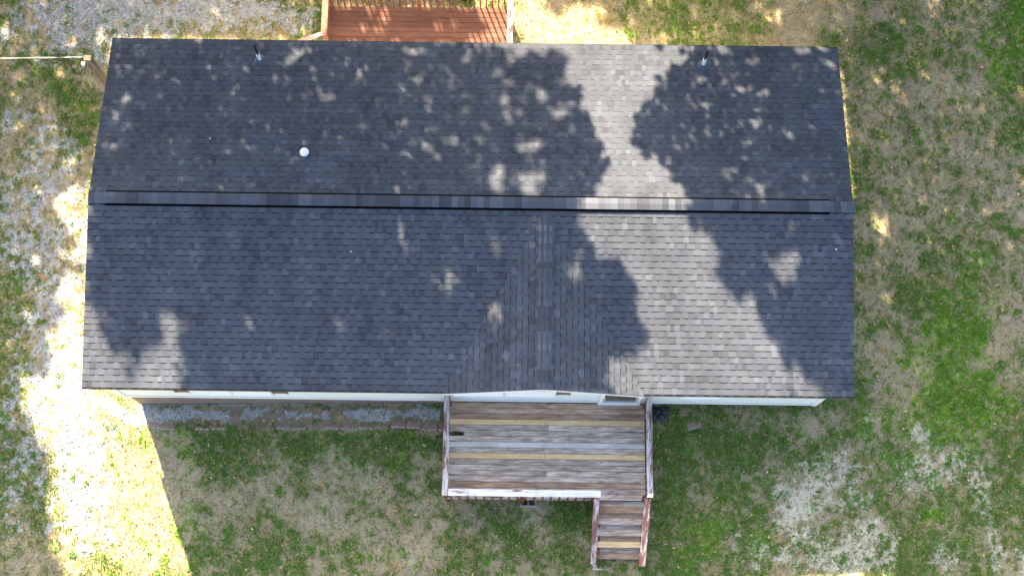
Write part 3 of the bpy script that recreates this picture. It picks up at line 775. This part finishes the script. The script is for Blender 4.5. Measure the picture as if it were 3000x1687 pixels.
# framing under the boards
gz = lambda x_, y_: float(ground_z(x_, y_))
for xx in np.linspace(bx0 + .1, bx1 - .1, 7):
    box('joist', xx - .019, xx + .019, yf + .06, yb - .02, D - .22, D - .034, 'red_wood', fd, 0)
box('rim_board', bx0 + .005, bx1 - .005, yf + .012, yf + .05, D - .23, D - .034, 'red_peel', fd, .003)
for xa, xb in ((bx0 + .005, bx0 + .043), (bx1 - .043, bx1 - .005)):
    box('rim_board', xa, xb, yf + .055, yb - .01, D - .30, D - .034, 'red_peel', fd, .003)
RC = D + .92                                          # rail cap top
lx0, lx1 = PZ(1298, 1300, RC)[0], PZ(1315.5, 1300, RC)[0]
ly1 = YW - .05
fy0, fy1 = PZ(1500, 1453, RC)[1], PZ(1500, 1433, RC)[1]
rx0, rx1 = PZ(1894, 1300, RC)[0], PZ(1911.5, 1300, RC)[0]
fx1 = PZ(1760, 1445, RC)[0]
ry0 = PZ(1905, 1456, RC)[1]
beam('rail_cap', ((lx0 + lx1) / 2, fy0 + .0, RC - .019), ((lx0 + lx1) / 2, ly1, RC - .019), lx1 - lx0, .038, 'rail_peel', fd)
beam('rail_cap', (lx1 + .002, (fy0 + fy1) / 2, RC - .019), (fx1, (fy0 + fy1) / 2 - .002, RC - .019), fy1 - fy0, .038, 'rail_white', fd)
beam('rail_cap', ((rx0 + rx1) / 2, ry0, RC - .019), ((rx0 + rx1) / 2, ly1, RC - .019), rx1 - rx0, .038, 'rail_peel', fd)
def post(x_, y_, ztop, parent, mat='red_wood', s=.089, zb=None):
    zb = gz(x_, y_) - .05 if zb is None else zb
    return box('post', x_ - s / 2, x_ + s / 2, y_ - s / 2, y_ + s / 2, zb, ztop, mat, parent, .004)
lxm, rxm = (lx0 + lx1) / 2, (rx0 + rx1) / 2
fym = (fy0 + fy1) / 2
pty = RC - .040
post(lxm + .03, ly1 - .07, pty, fd); post(lxm, fym, pty, fd); post(rxm - .02, ly1 - .07, pty, fd)
post(PZ(1530, 1447, RC)[0], fy0 + .01, pty, fd)
sx0, sx1 = PZ(1739, 1460, RC - .05)[0], PZ(1757, 1460, RC - .05)[0]
stx0, stx1 = PZ(1888, 1460, RC)[0], PZ(1907, 1460, RC)[0]
post((sx0 + sx1) / 2, fym + .0, pty, fd); post(rxm - .06, fym - .02, pty, fd)
# balusters
nbal = 18
xa, xb = PZ(1320, 1455, D + .45)[0], PZ(1737, 1462, D + .45)[0]
for i in range(nbal):
    xx = xa + (xb - xa) * i / (nbal - 1)
    if abs(xx - PZ(1530, 1447, RC)[0]) < .075: continue
    box('baluster', xx - .018, xx + .018, fy0 + .000, fy0 + .034, D - .16, RC - .040, 'red_wood', fd, .003)
box('bottom_rail', lxm + .05, (sx0 + sx1) / 2 - .05, fy0 + .038, fy0 + .075, D + .06, D + .15, 'rail_peel', fd)
for xx0 in (lxm, rxm):
    for yy in np.arange(fy1 + .14, ly1 - .2, .152):
        box('baluster', xx0 - .017, xx0 + .017, yy - .017, yy + .017, D - .16, RC - .040, 'red_wood', fd, .003)
# stairs
TR, RUN = .146, .262
st = box('stringer', stair_x0 - .01, stair_x0 + .028, yf - .30, yf - .005, D - .42, D - .06, 'red_wood', fd, .002); st.name = 'stairs'
tx0 = PZ(1752, 1560, D - .4)[0]; tx1 = PZ(1884, 1560, D - .4)[0]
for k_ in range(1, 7):
    z_ = D - k_ * TR
    ya = yf - (k_ - 1) * RUN + .004; y1 = yf - k_ * RUN - .012
    ym = ya + (y1 - ya) * .46
    e0, e1 = tx0, tx1
    if k_ == 6: e0, e1 = tx0 - .10, tx1 + .02
    sl = .0
    front = 'board_new' if k_ == 4 else ('board_brown' if k_ in (1, 5) else 'board_grey')
    box('tread', e0, e1, ym + .004, ya, z_ - .038, z_ - .001, 'board_grey' if k_ % 2 else 'board_brown', st, .004)
    box('tread', e0, e1, y1, ym - .002, z_ - .038, z_ + .002, front, st, .005)
    if k_ < 6: box('riser_cleat', e0 + .02, e1 - .02, y1 + .05, y1 + .075, z_ - .13, z_ - .04, 'red_wood', st, 0)
for xx in (tx0 + .03, tx1 - .03):
    a = Vector((xx, yf - .03, D - TR - .12)); b_ = Vector((xx, yf - 6 * RUN + .06, D - 6 * TR - .06))
    beam('stringer', a, b_, .038, .16, 'red_wood', st, .002)
zb_ = D - 6 * TR + .86
la = PZ(1748, 1460, RC - .06); lb_ = PZ(1738, 1652, zb_ - .02)
beam('stair_rail', la, lb_, sx1 - sx0, .038, 'red_peel', st)
ra = PZ(1898, 1458, RC - .06); rb_ = PZ(1881, 1657, zb_ - .02)
beam('stair_rail', ra, rb_, stx1 - stx0, .038, 'red_peel', st)
for p0, p1 in ((la, lb_), (ra, rb_)):
    e = p1 - p0; tt = .93; c_ = p0 + e * tt
    post(c_[0], c_[1], c_[2] - .045, st, 'red_wood', .085)
    for tt in np.arange(.12, .9, .105):
        c_ = p0 + e * tt
        gzv = max(gz(c_[0], c_[1]) + .02, D - 6 * TR * tt * .97 - .12)
        box('baluster', c_[0] - .017, c_[0] + .017, c_[1] - .017, c_[1] + .017, gzv, c_[2] - .03, 'red_wood', st, .002)

# concrete block under the middle post, edging, tarp
p_ = PZ(1547, 1474, .12)
cbz = gz(p_[0], p_[1])
cb = bmesh.new()
for dx_ in (-.178, 0, .178): add_box(cb, (dx_, 0, .095), (.035, .13, .19), .004)
for dy_ in (-.0805, .0805): add_box(cb, (0, dy_, .095), (.392, .031, .188), .004)
tag(bm_obj('concrete_block', cb, 'concrete', None, (p_[0], p_[1], cbz - .015)), 'hollow grey concrete block on the grass in front of the front deck', 'block')

def edging_mesh():
    pts = []
    W_, n_ = .35, 3
    for k_ in range(n_ * 8 + 1):
        u = k_ / (n_ * 8); pts.append((u * W_ - W_ / 2, .10 + .028 * abs(math.sin(math.pi * u * n_))))
    bm = bmesh.new(); r1 = []; r2 = []
    prof = [(-W_ / 2, -.05)] + pts + [(W_ / 2, -.05)]
    for a, b_ in prof:
        r1.append(bm.verts.new((a, -.032, b_))); r2.append(bm.verts.new((a, .032, b_)))
    n2 = len(prof)
    for k_ in range(n2 - 1): bm.faces.new((r1[k_], r1[k_ + 1], r2[k_ + 1], r2[k_]))
    bm.faces.new(r1); bm.faces.new(r2[::-1]); bm.faces.new((r1[0], r2[0], r2[-1], r1[-1]))
    bmesh.ops.recalc_face_normals(bm, faces=bm.faces[:])
    me = bpy.data.meshes.new('edging_block'); bm.to_mesh(me); bm.free(); me.materials.append(MATS['edging']); return me
em = edging_mesh()
ex = [(1306, 1249), (1260, 1247), (1212, 1241), (1167, 1240), (1115, 1243), (1072, 1244), (1020, 1245), (972, 1243), (925, 1244), (878, 1245), (830, 1243), (782, 1244), (640, 1246), (592, 1247), (492, 1246), (452, 1243)]
nmz = ['first', 'second', 'third', 'fourth', 'fifth', 'sixth', 'seventh', 'eighth', 'ninth', 'tenth', 'eleventh', 'twelfth', 'thirteenth', 'fourteenth', 'fifteenth', 'sixteenth']
for i, (a, b_) in enumerate(ex):
    q_ = PZ(a, b_, .05); g_ = gz(q_[0], q_[1]); q_ = PZ(a, b_, g_ + .05)
    sink = 0 if i < 4 else random.uniform(.03, .075)
    o = obj('edging_block', em, None, (q_[0], q_[1], gz(q_[0], q_[1]) - sink), (math.radians(55 + random.uniform(-8, 8)), 0, random.uniform(-.06, .06) - .015))
    tag(o, 'pinkish scalloped edging block, %s to the left from the front deck' % nmz[i], 'edging block', 'edging blocks along the front flower bed')
q_ = PZ(2033, 1242, .5); g_ = gz(q_[0], q_[1]); q_ = PZ(2033, 1242, g_ + .05)
tag(obj('edging_block', em, None, (q_[0], q_[1], g_ - .005), (math.radians(60), .10, .26)), 'lone tilted pinkish edging block right of the front deck', 'edging block', 'edging blocks along the front flower bed')

ta = PZ(1930, 1217, .5); tg = gz(ta[0], ta[1])
nu, nv = 26, 22
u, v = np.meshgrid(np.linspace(-.27, .24, nu), np.linspace(-.20, .19, nv))
tz = np.abs(np.sin(u * 14 + v * 9 + 3 * fbm(u + 5, v + 5, .12, 901))) * .06 * sstep(.30, .12, np.hypot(u, v * 1.2)) + .03 * fbm(u + 9, v + 3, .06, 911) + .012
edge = .11 * (fbm(u + 2, v + 7, .15, 921) - .5)
xx = ta[0] + u * (1 + edge * 4) ; yy = ta[1] + v * (1 + edge * 5)
I = np.arange(nu * nv).reshape(nv, nu)
o = obj('plastic_sheet', mesh_np('plastic_sheet', np.stack([xx.ravel(), yy.ravel(), ground_z(xx.ravel(), yy.ravel()) + tz.ravel()], -1),
        np.stack([I[:-1, :-1], I[:-1, 1:], I[1:, 1:], I[1:, :-1]], -1).reshape(-1, 4), 'tarp', None, True))
md = o.modifiers.new('thickness', 'SOLIDIFY'); md.thickness = .004; md.offset = 1
tag(o, 'crumpled black plastic sheet on the ground beside the front deck', 'plastic sheet')

# ------------------------------------------------------------------ back deck
bd = thing('back_deck', 'red brown stained back deck with slatted railing behind the house', 'deck', (float(PZ(1220, 60, D)[0]), 5.0, float(ground_z(-1, 5))))
c0 = PZ(958, 60, D)[0]; c1 = PZ(1488, 60, D)[0]
yfar = PZ(1200, 21, D)[1]; ynear = YB + .03
nb = int(round((yfar - ynear) / .1395)); pit = (yfar - ynear) / nb
for i in range(nb):
    a = ynear + i * pit
    box('deck_board', c0, c1, a + .009, a + pit, D - .034, D + random.uniform(-.002, .002), 'red_board', bd, .003)
for xx in np.linspace(c0 + .1, c1 - .1, 7):
    box('joist', xx - .019, xx + .019, ynear + .01, yfar - .05, D - .2, D - .036, 'red_wood', bd, 0)
box('rim_board', c0 + .004, c1 - .004, yfar - .045, yfar - .008, D - .23, D - .036, 'red_wood', bd, .003)
la0, la1 = PZ(942, 50, RC)[0], PZ(960, 50, RC)[0]; ra0, ra1 = PZ(1486, 60, RC)[0], PZ(1503, 60, RC)[0]
lny = PZ(950, 98, RC)[1]
beam('rail_cap', ((la0 + la1) / 2, lny, RC - .019), ((la0 + la1) / 2, yfar + .09, RC - .019), la1 - la0, .038, 'post_wood', bd)  # weathered cap; darker wood also stands in for tree shade on it
beam('rail_cap', ((ra0 + ra1) / 2, ynear + .03, RC - .019), ((ra0 + ra1) / 2, yfar + .09, RC - .019), ra1 - ra0, .038, 'rail_peel', bd)
beam('rail_cap', ((la0 + la1) / 2 + .08, yfar + .02, RC - .021), ((ra0 + ra1) / 2 - .08, yfar + .02, RC - .021), .14, .036, 'red_peel', bd)
lm, rm = (la0 + la1) / 2, (ra0 + ra1) / 2
for x_, y_ in ((lm + .04, yfar - .0), (rm - .04, yfar - .0), (PZ(1228, 26, D)[0], yfar + .01), (lm + .02, lny + .06), (rm - .02, ynear + .1)):
    post(x_, y_, RC - .040, bd)
xs = np.arange(c0 + .13, c1 - .05, .16)
for xx in xs:
    if abs(xx - PZ(1228, 26, D)[0]) < .08: continue
    box('baluster', xx - .017, xx + .017, yfar + .0, yfar + .034, D - .16, RC - .040, 'red_wood', bd, .003)
for xx0, y0_ in ((lm, lny + .2), (rm, ynear + .2)):
    for yy in np.arange(y0_, yfar - .1, .16):
        box('baluster', xx0 - .017, xx0 + .017, yy - .017, yy + .017, D - .16, RC - .040, 'red_wood', bd, .003)
sa = PZ(952, 97, RC - .05); sb = PZ(852, 131, RC - .55)
hr = beam('stair_rail', sa, sb, .10, .04, 'red_peel', bd)
post(sb[0] + .1, sb[1] - .0, sb[2] + .0, bd, 'red_wood')
for k_ in range(1, 6):
    x1_ = c0 - (k_ - 1) * .26; z_ = D - k_ * .17
    box('tread', x1_ - .28, x1_ - .005, ynear + .02, ynear + .48, z_ - .036, z_, 'red_board', bd, .003)
    box('tread_support', x1_ - .16, x1_ - .12, ynear + .05, ynear + .45, min(gz(x1_, 4.3), z_ - .1) - .05, z_ - .036, 'red_wood', bd, 0)

# ------------------------------------------------------------------ service post and cables
PT = ZE + .62
pt = PZ(256, 170, PT)
up = thing('service_post', 'brown timber post with a white insulator beside the left roof edge', 'post', (pt[0], pt[1], gz(pt[0], pt[1])))
s = .085
hgt = PT - gz(pt[0], pt[1])
box('post_shaft', pt[0] - s, pt[0] + s, pt[1] - s * .8, pt[1] + s * .8, gz(pt[0], pt[1]) - .1, PT, 'post_wood', up, .006)
for dz in (.10, .55, 1.0):
    bm = bmesh.new(); tube(bm, [(0, 0, 0), (0, -.03, 0)], .018, 10)
    bm_obj('bolt', bm, 'concrete', up, (0.0, -s * .8, hgt - dz))
bm = bmesh.new(); tube(bm, [(0, 0, 0), (-.05, -.02, 0)], .012, 8); tube(bm, [(-.04, -.04, -.06), (-.05, -.04, -.03), (-.05, -.04, 0), (-.04, -.04, .04)], [.03, .042, .034, .04], 12)
bm_obj('insulator', bm, 'pipe_white', up, (-s, -s * .7, hgt - .13))
def sag(a, b_, n_, dz):
    return [tuple(a + (b_ - a) * t - np.array([0, 0, dz * 4 * t * (1 - t)])) for t in np.linspace(0, 1, n_)]
a0 = PZ(243, 168, PT - .06); a1 = PZ(-700, 165, PT + 1.9)
bm = bmesh.new()
line = [Vector(p_) for p_ in sag(a0, a1, 60, .10)]
for ph, r_ in ((0, .006), (3.14, .006)):
    pts = [p_ + Vector((0, math.cos(i * .42 + ph), math.sin(i * .42 + ph))) * .009 for i, p_ in enumerate(line)]
    tube(bm, pts, r_, 6)
tag(bm_obj('twisted_cable', bm, 'cable_white', None, (0, 0, 0), smooth=True), 'pale twisted overhead cable running left from the service post', 'cable')
kb = [PZ(148, 158, PT - .03), PZ(176, 160, PT - .05), PZ(192, 170, PT - .25), PZ(203, 187, PT - .55), PZ(212, 203, PT - .85), PZ(228, 218, PT - 1.1), PZ(236, 213, PT - 1.25), PZ(250, 200, PT - .8), PZ(254, 185, PT - .35)]
def smooth_pts(P, n_=6):
    out = []
    P = [np.asarray(p_) for p_ in P]
    for i in range(len(P) - 1):
        p0, p1, p2, p3 = P[max(i - 1, 0)], P[i], P[i + 1], P[min(i + 2, len(P) - 1)]
        for t in np.linspace(0, 1, n_, endpoint=False):
            out.append(tuple(.5 * ((2 * p1) + (-p0 + p2) * t + (2 * p0 - 5 * p1 + 4 * p2 - p3) * t * t + (-p0 + 3 * p1 - 3 * p2 + p3) * t ** 3)))
    out.append(tuple(P[-1])); return out
bm = bmesh.new(); tube(bm, smooth_pts(kb), .014, 8)
tag(bm_obj('drop_cable', bm, 'cable_black', None, smooth=True), 'black cable drooping from the overhead line to the service post', 'cable')

# ------------------------------------------------------------------ trees behind the house (out of frame, they cast the shade)
# sunlit openings seen on the roof and the lawn, in photo pixels
LIT = [
 [(1655, 130), (2015, 130), (2005, 170), (1950, 182), (1910, 205), (1905, 240), (1915, 262), (1880, 292), (1905, 330), (1865, 335), (1835, 280), (1815, 290), (1830, 340), (1845, 395), (1875, 430), (1905, 440), (1880, 475), (1930, 470), (1970, 500), (1985, 560),
  (2030, 590), (2040, 660), (2088, 686), (2088, 729), (2104, 772), (2120, 823), (2139, 871), (2187, 902), (2240, 945), (2263, 985), (2287, 1032), (2302, 1079), (2350, 1105), (2440, 1145), (2460, 1175),
  (1895, 1175), (1890, 1060), (1893, 1012), (1882, 953), (1860, 914), (1856, 850), (1840, 800), (1826, 762), (1740, 742), (1702, 705), (1675, 650), (1700, 600), (1760, 560), (1800, 540), (1780, 480), (1792, 430), (1762, 385), (1722, 340), (1700, 300), (1712, 260), (1680, 200)],
 [(1795, 1010), (1850, 1040), (1900, 1100), (1900, 1170), (1795, 1165), (1785, 1125), (1808, 1080)],
 [(1655, 738), (1690, 770), (1735, 835), (1722, 842), (1680, 800), (1648, 765)], [(1770, 900), (1800, 940), (1850, 1020), (1838, 1026), (1790, 950)],
 [(225, 850), (290, 925), (318, 953), (324, 1012), (354, 1067), (368, 1130), (370, 1145), (225, 1145)],
 [(464, 930), (523, 935), (535, 993), (511, 1052), (522, 1150), (405, 1150), (398, 1040), (470, 1005)],
 [(200, 1105), (340, 1125), (415, 1187), (900, 1187), (900, 1900), (205, 1900), (190, 1650), (150, 1600), (165, 1540), (140, 1480), (150, 1400), (135, 1340), (130, 1300), (110, 1220), (50, 1150), (70, 1110)],
 [(262, 560), (240, 1120), (150, 1105), (140, 990), (200, 950), (180, 870), (212, 800), (190, 740), (228, 700), (170, 640), (150, 590), (195, 560)],
 [(1500, -60), (1600, -60), (1590, 40), (1640, 60), (1740, 0), (1770, 30), (1740, 70), (1800, 95), (1845, 110), (1855, 140), (1497, 140)],
 [(2505, 590), (2520, 600), (2590, 610), (2612, 640), (2592, 690), (2575, 705), (2560, 660), (2540, 615)],
 [(1880, 1660), (2625, 1660), (2625, 1900), (1880, 1900)],
 [(2230, 752), (2282, 748), (2348, 790), (2378, 880), (2362, 890), (2335, 825), (2275, 830)],
 [(1395, 5), (1510, 5), (1510, 125), (1460, 125), (1400, 112), (1420, 70)],
 [(1085, 35), (1110, 20), (1135, 70), (1120, 110), (1060, 115), (1030, 95), (1060, 80), (1080, 90), (1075, 55)],
]
DAP = [(343, 342, 13, 24), (322, 318, 14, 10), (375, 300, 15, 13), (345, 430, 12, 12), (370, 142, 14, 7), (670, 148, 18, 9), (605, 195, 20, 12), (870, 172, 28, 11), (1200, 145, 45, 16), (1380, 165, 20, 20), (1240, 212, 14, 10),
       (1045, 218, 12, 7), (1015, 432, 18, 12), (1210, 375, 15, 10), (1470, 290, 13, 16), (1488, 345, 16, 36), (1535, 252, 9, 9), (1585, 290, 40, 20), (1550, 420, 32, 17), (1450, 520, 40, 42), (1560, 530, 52, 36), (1640, 335, 22, 12),
       (1650, 235, 16, 12), (1500, 145, 20, 12), (1600, 150, 30, 14), (2205, 185, 20, 20), (2265, 195, 22, 16), (2375, 152, 46, 13), (2430, 190, 18, 15), (2095, 200, 22, 10), (2185, 265, 14, 16), (2245, 270, 12, 20), (2140, 292, 15, 11),
       (2215, 352, 25, 15), (2230, 548, 20, 20), (2065, 310, 20, 10), (2320, 205, 12, 16), (2125, 158, 16, 12), (1185, 690, 22, 42), (1192, 755, 18, 30), (1320, 815, 30, 42), (985, 915, 18, 20), (1020, 960, 18, 20), (1185, 935, 16, 20),
       (1270, 930, 12, 15), (1145, 1000, 10, 25), (1130, 1050, 12, 15), (1455, 910, 20, 32), (1510, 940, 12, 15), (595, 805, 15, 15), (490, 870, 10, 26), (730, 950, 18, 18), (1372, 650, 26, 15), (1540, 725, 15, 12), (1580, 735, 10, 15),
       (1462, 720, 16, 40), (1482, 1030, 9, 24), (2330, 690, 25, 26), (2478, 622, 20, 16), (2452, 700, 14, 32), (2482, 740, 12, 16), (2395, 640, 20, 14), (1435, 660, 18, 14), (1560, 650, 24, 16), (1500, 610, 24, 10),
       (225, 110, 24, 40), (295, 112, 14, 30), (165, 215, 24, 36), (20, 95, 14, 26), (120, 258, 20, 14), (255, 462, 12, 20), (90, 300, 14, 12), (300, 190, 12, 20), (150, 300, 18, 10), (15, 165, 20, 14), (200, 480, 18, 12), (60, 420, 14, 8),
       (900, 60, 14, 8), (905, 15, 18, 20), (880, 100, 16, 8), (640, 40, 12, 10), (1190, 60, 10, 22), (1180, 105, 9, 10), (1275, 85, 10, 18), (1330, 70, 8, 22), (1355, 100, 10, 10), (970, 105, 10, 12), (1010, 20, 16, 8), (1350, 25, 14, 10),
       (2580, 760, 10, 22), (2600, 870, 14, 26), (2350, 120, 22, 10), (2250, 60, 26, 14), (2230, 20, 20, 12), (40, 1640, 10, 8), (110, 1660, 12, 8), (30, 1010, 12, 18), (70, 900, 10, 12), (110, 760, 14, 12), (50, 620, 12, 10), (120, 560, 16, 14)]
MW, MH, MS, MO = 1000, 820, 5, 900                    # mask grid: 5 px cells, origin at (-900,-900)
my, mx = np.mgrid[0:MH, 0:MW]
cxp = mx * MS - MO + 2.5; cyp = my * MS - MO + 2.5
def in_poly(px, py, P):
    c = np.zeros(px.shape, bool); n_ = len(P)
    for i in range(n_):
        x1, y1 = P[i]; x2, y2 = P[(i + 1) % n_]
        if y1 == y2: continue
        c ^= ((y1 > py) != (y2 > py)) & (px < (x2 - x1) * (py - y1) / (y2 - y1) + x1)
    return c
wbx = cxp + (fbm(cxp, cyp, 60, 501, 3) - .5) * 62 + (fbm(cxp, cyp, 20, 521, 2) - .5) * 22; wby = cyp + (fbm(cxp, cyp, 60, 511, 3) - .5) * 62 + (fbm(cxp, cyp, 20, 531, 2) - .5) * 22
lit = np.zeros((MH, MW), bool)
for P in LIT: lit |= in_poly(wbx, wby, P)
dap = np.zeros((MH, MW), bool)
for a, b_, r1, r2 in DAP: dap |= (((wbx - a) / (r1 * 1.0)) ** 2 + ((wby - b_) / (r2 * 1.0)) ** 2) < 1
def blur(a, r):
    for ax in (0, 1):
        c = np.cumsum(np.pad(a.astype(float), [(r + 1, r) if k_ == ax else (0, 0) for k_ in (0, 1)], mode='edge'), axis=ax)
        a = (np.take(c, range(2 * r + 1, c.shape[ax]), ax) - np.take(c, range(0, c.shape[ax] - 2 * r - 1), ax)) / (2 * r + 1)
    return a
fld = blur(blur(lit, 6), 6)
feather = fld * 2.0 + (fbm(cxp, cyp, 44, 541, 3) - .5) * 2.0 > .77
grow = blur(lit, 1) > .3
mixf = fld * 1.7 + (fbm(cxp, cyp, 44, 541, 3) - .5) * 1.5 + (fbm(cxp, cyp, 19, 571, 2) - .5) * 1.3 > .70
lit = np.where((fld > .02) & (fld < .93) & (cyp < 1180) & (cyp > 90) & (cxp > 200), mixf | (lit & (blur(lit, 5) > .80)), grow)
thin = (fbm(cxp, cyp, 30, 551, 3) > .62) & (fbm(cxp, cyp, 190, 561, 2) > .50) & (cxp < 2500) & (cxp > 1150)      # lighter, leaf-thin places
def lit_at(px, py):
    i = np.clip(((px + MO) / MS).astype(int), 0, MW - 1); j = np.clip(((py + MO) / MS).astype(int), 0, MH - 1)
    return lit[j, i]

TREES = [(-21.5, 11.0, 10.5, 5.0), (-14.0, 14.5, 12.0, 5.2), (-8.0, 10.5, 10.0, 4.2), (-7.2, 19.0, 13.0, 5.0), (-16.5, 21.5, 13.0, 4.8), (3.8, 13.0, 11.5, 4.8), (3.0, 21.5, 13.5, 4.6), (10.0, 15.5, 11.5, 4.8), (9.5, 8.6, 9.0, 3.6), (-24.0, 18.5, 12.0, 4.6)]
TC = np.array(TREES)
def surface(px, py):
    d = np.stack([(px - 1500) / F_PX, -(py - 843.5) / F_PX, -np.ones_like(px)], -1) @ CM.T
    z = np.full(px.shape, .3)
    for _ in range(6):
        P = CAM + d * ((z - CAM[2]) / d[:, 2])[:, None]; z = ground_z(P[:, 0], P[:, 1])
    zr = np.full(px.shape, ZE + .3)
    for _ in range(8):
        R_ = CAM + d * ((zr - CAM[2]) / d[:, 2])[:, None]; zr = np.where(R_[:, 1] < -.1, np.maximum(ZE + RISE * (1 - np.clip(np.abs(R_[:, 1]) / HW, 0, 1.3)), ZE + GR - GA * np.abs(R_[:, 0] - GC)), ZE + RISE * (1 - np.clip(np.abs(R_[:, 1]) / HW, 0, 1.3)))
    onr = (np.abs(R_[:, 0]) < 8.75) & (np.abs(R_[:, 1]) < HW + .03)
    Dk = CAM + d * ((D - CAM[2]) / d[:, 2])[:, None]           # the back deck
    ond = ~onr & (Dk[:, 0] > c0) & (Dk[:, 0] < c1) & (Dk[:, 1] > ynear) & (Dk[:, 1] < yfar)
    return np.where(onr[:, None], R_, np.where(ond[:, None], Dk, P)), onr | ond
NL = 330000
pxs = rng.uniform(-850, 3700, NL); pys = rng.uniform(-850, 2100, NL)
S, onr = surface(pxs, pys)
dz = ZE - S[:, 2]
hx_, hy_ = S[:, 0] - KX * dz, S[:, 1] + KY * dz
shadowed = ~onr & (np.abs(hx_) < 8.72) & (np.abs(hy_) < HW + .02)
inframe = (pxs > -60) & (pxs < 3060) & (pys > -60) & (pys < 1750)
ok = ~shadowed & ~lit_at(pxs, pys) & (inframe | (rng.random(NL) < np.where((pxs > -400) & (pxs < 3400) & (pys > -400), .7, .42)) | ((pxs > 500) & (pxs < 1880) & (pys < 2050) & (pys > 0)))
for ddx, ddy in ((4, 0), (-4, 0), (0, 4), (0, -4)):
    ok &= ~lit_at(pxs + ddx, pys + ddy)
ti_ = thin[np.clip(((pys + MO) / MS).astype(int), 0, MH - 1), np.clip(((pxs + MO) / MS).astype(int), 0, MW - 1)]
ok &= ~(ti_ & (rng.random(NL) < np.where(pxs < 1250, .38, .55)))
ok &= ~(dap[np.clip(((pys + MO) / MS).astype(int), 0, MH - 1), np.clip(((pxs + MO) / MS).astype(int), 0, MW - 1)] & (rng.random(NL) < .93))
S = S[ok]
ex_ = rng.uniform(-9.2, 9.3, 16000); ey_ = np.where(rng.random(16000) < .75, rng.uniform(3.9, 5.6, 16000), rng.uniform(-4.3, 4.3, 16000))
ex_ = np.where(ey_ < 3.9, rng.uniform(8.4, 9.3, 16000), ex_)
E_ = np.stack([ex_, ey_, ground_z(ex_, ey_)], -1)
epx, epy = project(E_)
dz = ZE - E_[:, 2]
ek = ~((np.abs(ex_ - KX * dz) < 8.72) & (np.abs(ey_ + KY * dz) < HW + .02)) & ~((ey_ > 3.9) & (lit_at(epx, np.minimum(epy, 100)) | ((epx > 1480) & (epx < 1860)))) & ~((ey_ < 3.9) & lit_at(epx, epy)) & ~((ey_ > 3.9) & (ex_ > c0 - .2) & (ex_ < c1 + .6))
S = np.concatenate([S, E_[ek]]); nL = len(S)
best = np.full(nL, 1e9); bt = np.zeros(nL, int); bh = np.zeros(nL)
for _ in range(14):
    h = rng.uniform(6.0, 19, nL)
    P = S + h[:, None] * np.array([-KX, KY, 1.0])
    qx, qy = project(P)
    vis = (qy > -260) & (qx > -260) & (qx < 3260)
    e = ((P[:, None, :] - TC[None, :, :3]) / (TC[None, :, 3:4] * np.array([1, 1, .85])))
    dd = np.linalg.norm(e, axis=2) + rng.uniform(0, .12, (nL, len(TC)))
    ti = dd.argmin(1); dv = dd[np.arange(nL), ti]
    cost = np.where(dv < 1, .5 + .3 * rng.random(nL), dv) + vis * 100
    up_ = cost < best
    best = np.where(up_, cost, best); bt = np.where(up_, ti, bt); bh = np.where(up_, h, bh)
good = best < 1.9
S = S[good]; bt = bt[good]; bh = bh[good]
LP = S + bh[:, None] * np.array([-KX, KY, 1.0])
for ti, (tx, ty, tz, tr) in enumerate(TREES):
    P = LP[bt == ti]; n = len(P)
    if n < 50: continue
    g0 = gz(tx, ty)
    t = thing('shade_tree', 'tall leafy broadleaf tree standing behind the house', 'tree', (tx, ty, g0), 'trees behind the house')
    bm = bmesh.new()
    tube(bm, [(0, 0, -.3), (.02, .03, .4), (.06, .0, 2.5), (-.05, .08, 5.0), (.05, .0, tz - g0 - 1.0), (0, .1, tz - g0 + tr * .55)], [.42, .30, .25, .21, .15, .03], 10)
    for k_ in range(9):
        an = k_ * 2.4 + ti; h0 = tz - g0 - tr * .65 + k_ * .42; ln = tr * random.uniform(.55, .85)
        a = Vector((0, .05, h0)); e = Vector((math.cos(an) * ln, math.sin(an) * ln, h0 + ln * random.uniform(.3, .7)))
        mid = (a + e) / 2 + Vector((random.uniform(-.3, .3), random.uniform(-.3, .3), -.2))
        tube(bm, [a, mid, e], [.09, .06, .015], 6)
    bm_obj('trunk', bm, 'bark', t)
    L = P - np.array([tx, ty, g0])
    ax = rng.normal(size=(n, 3)); ax /= np.linalg.norm(ax, axis=1)[:, None]
    bx = np.cross(ax, rng.normal(size=(n, 3))); bx /= np.linalg.norm(bx, axis=1)[:, None]
    sz = rng.uniform(.07, .15, (n, 1)); wd = sz * rng.uniform(.55, .9, (n, 1))
    V = np.stack([L - ax * sz, L + bx * wd, L + ax * sz, L - bx * wd], 1).reshape(-1, 3)
    lc = np.array([.055, .105, .03]) * rng.uniform(.6, 1.5, (n, 1)) * np.array([1, 1, 1])
    obj('crown', mesh_np('crown', V, np.arange(4 * n).reshape(-1, 4), 'leaf', np.repeat(lc, 4, 0)), t)
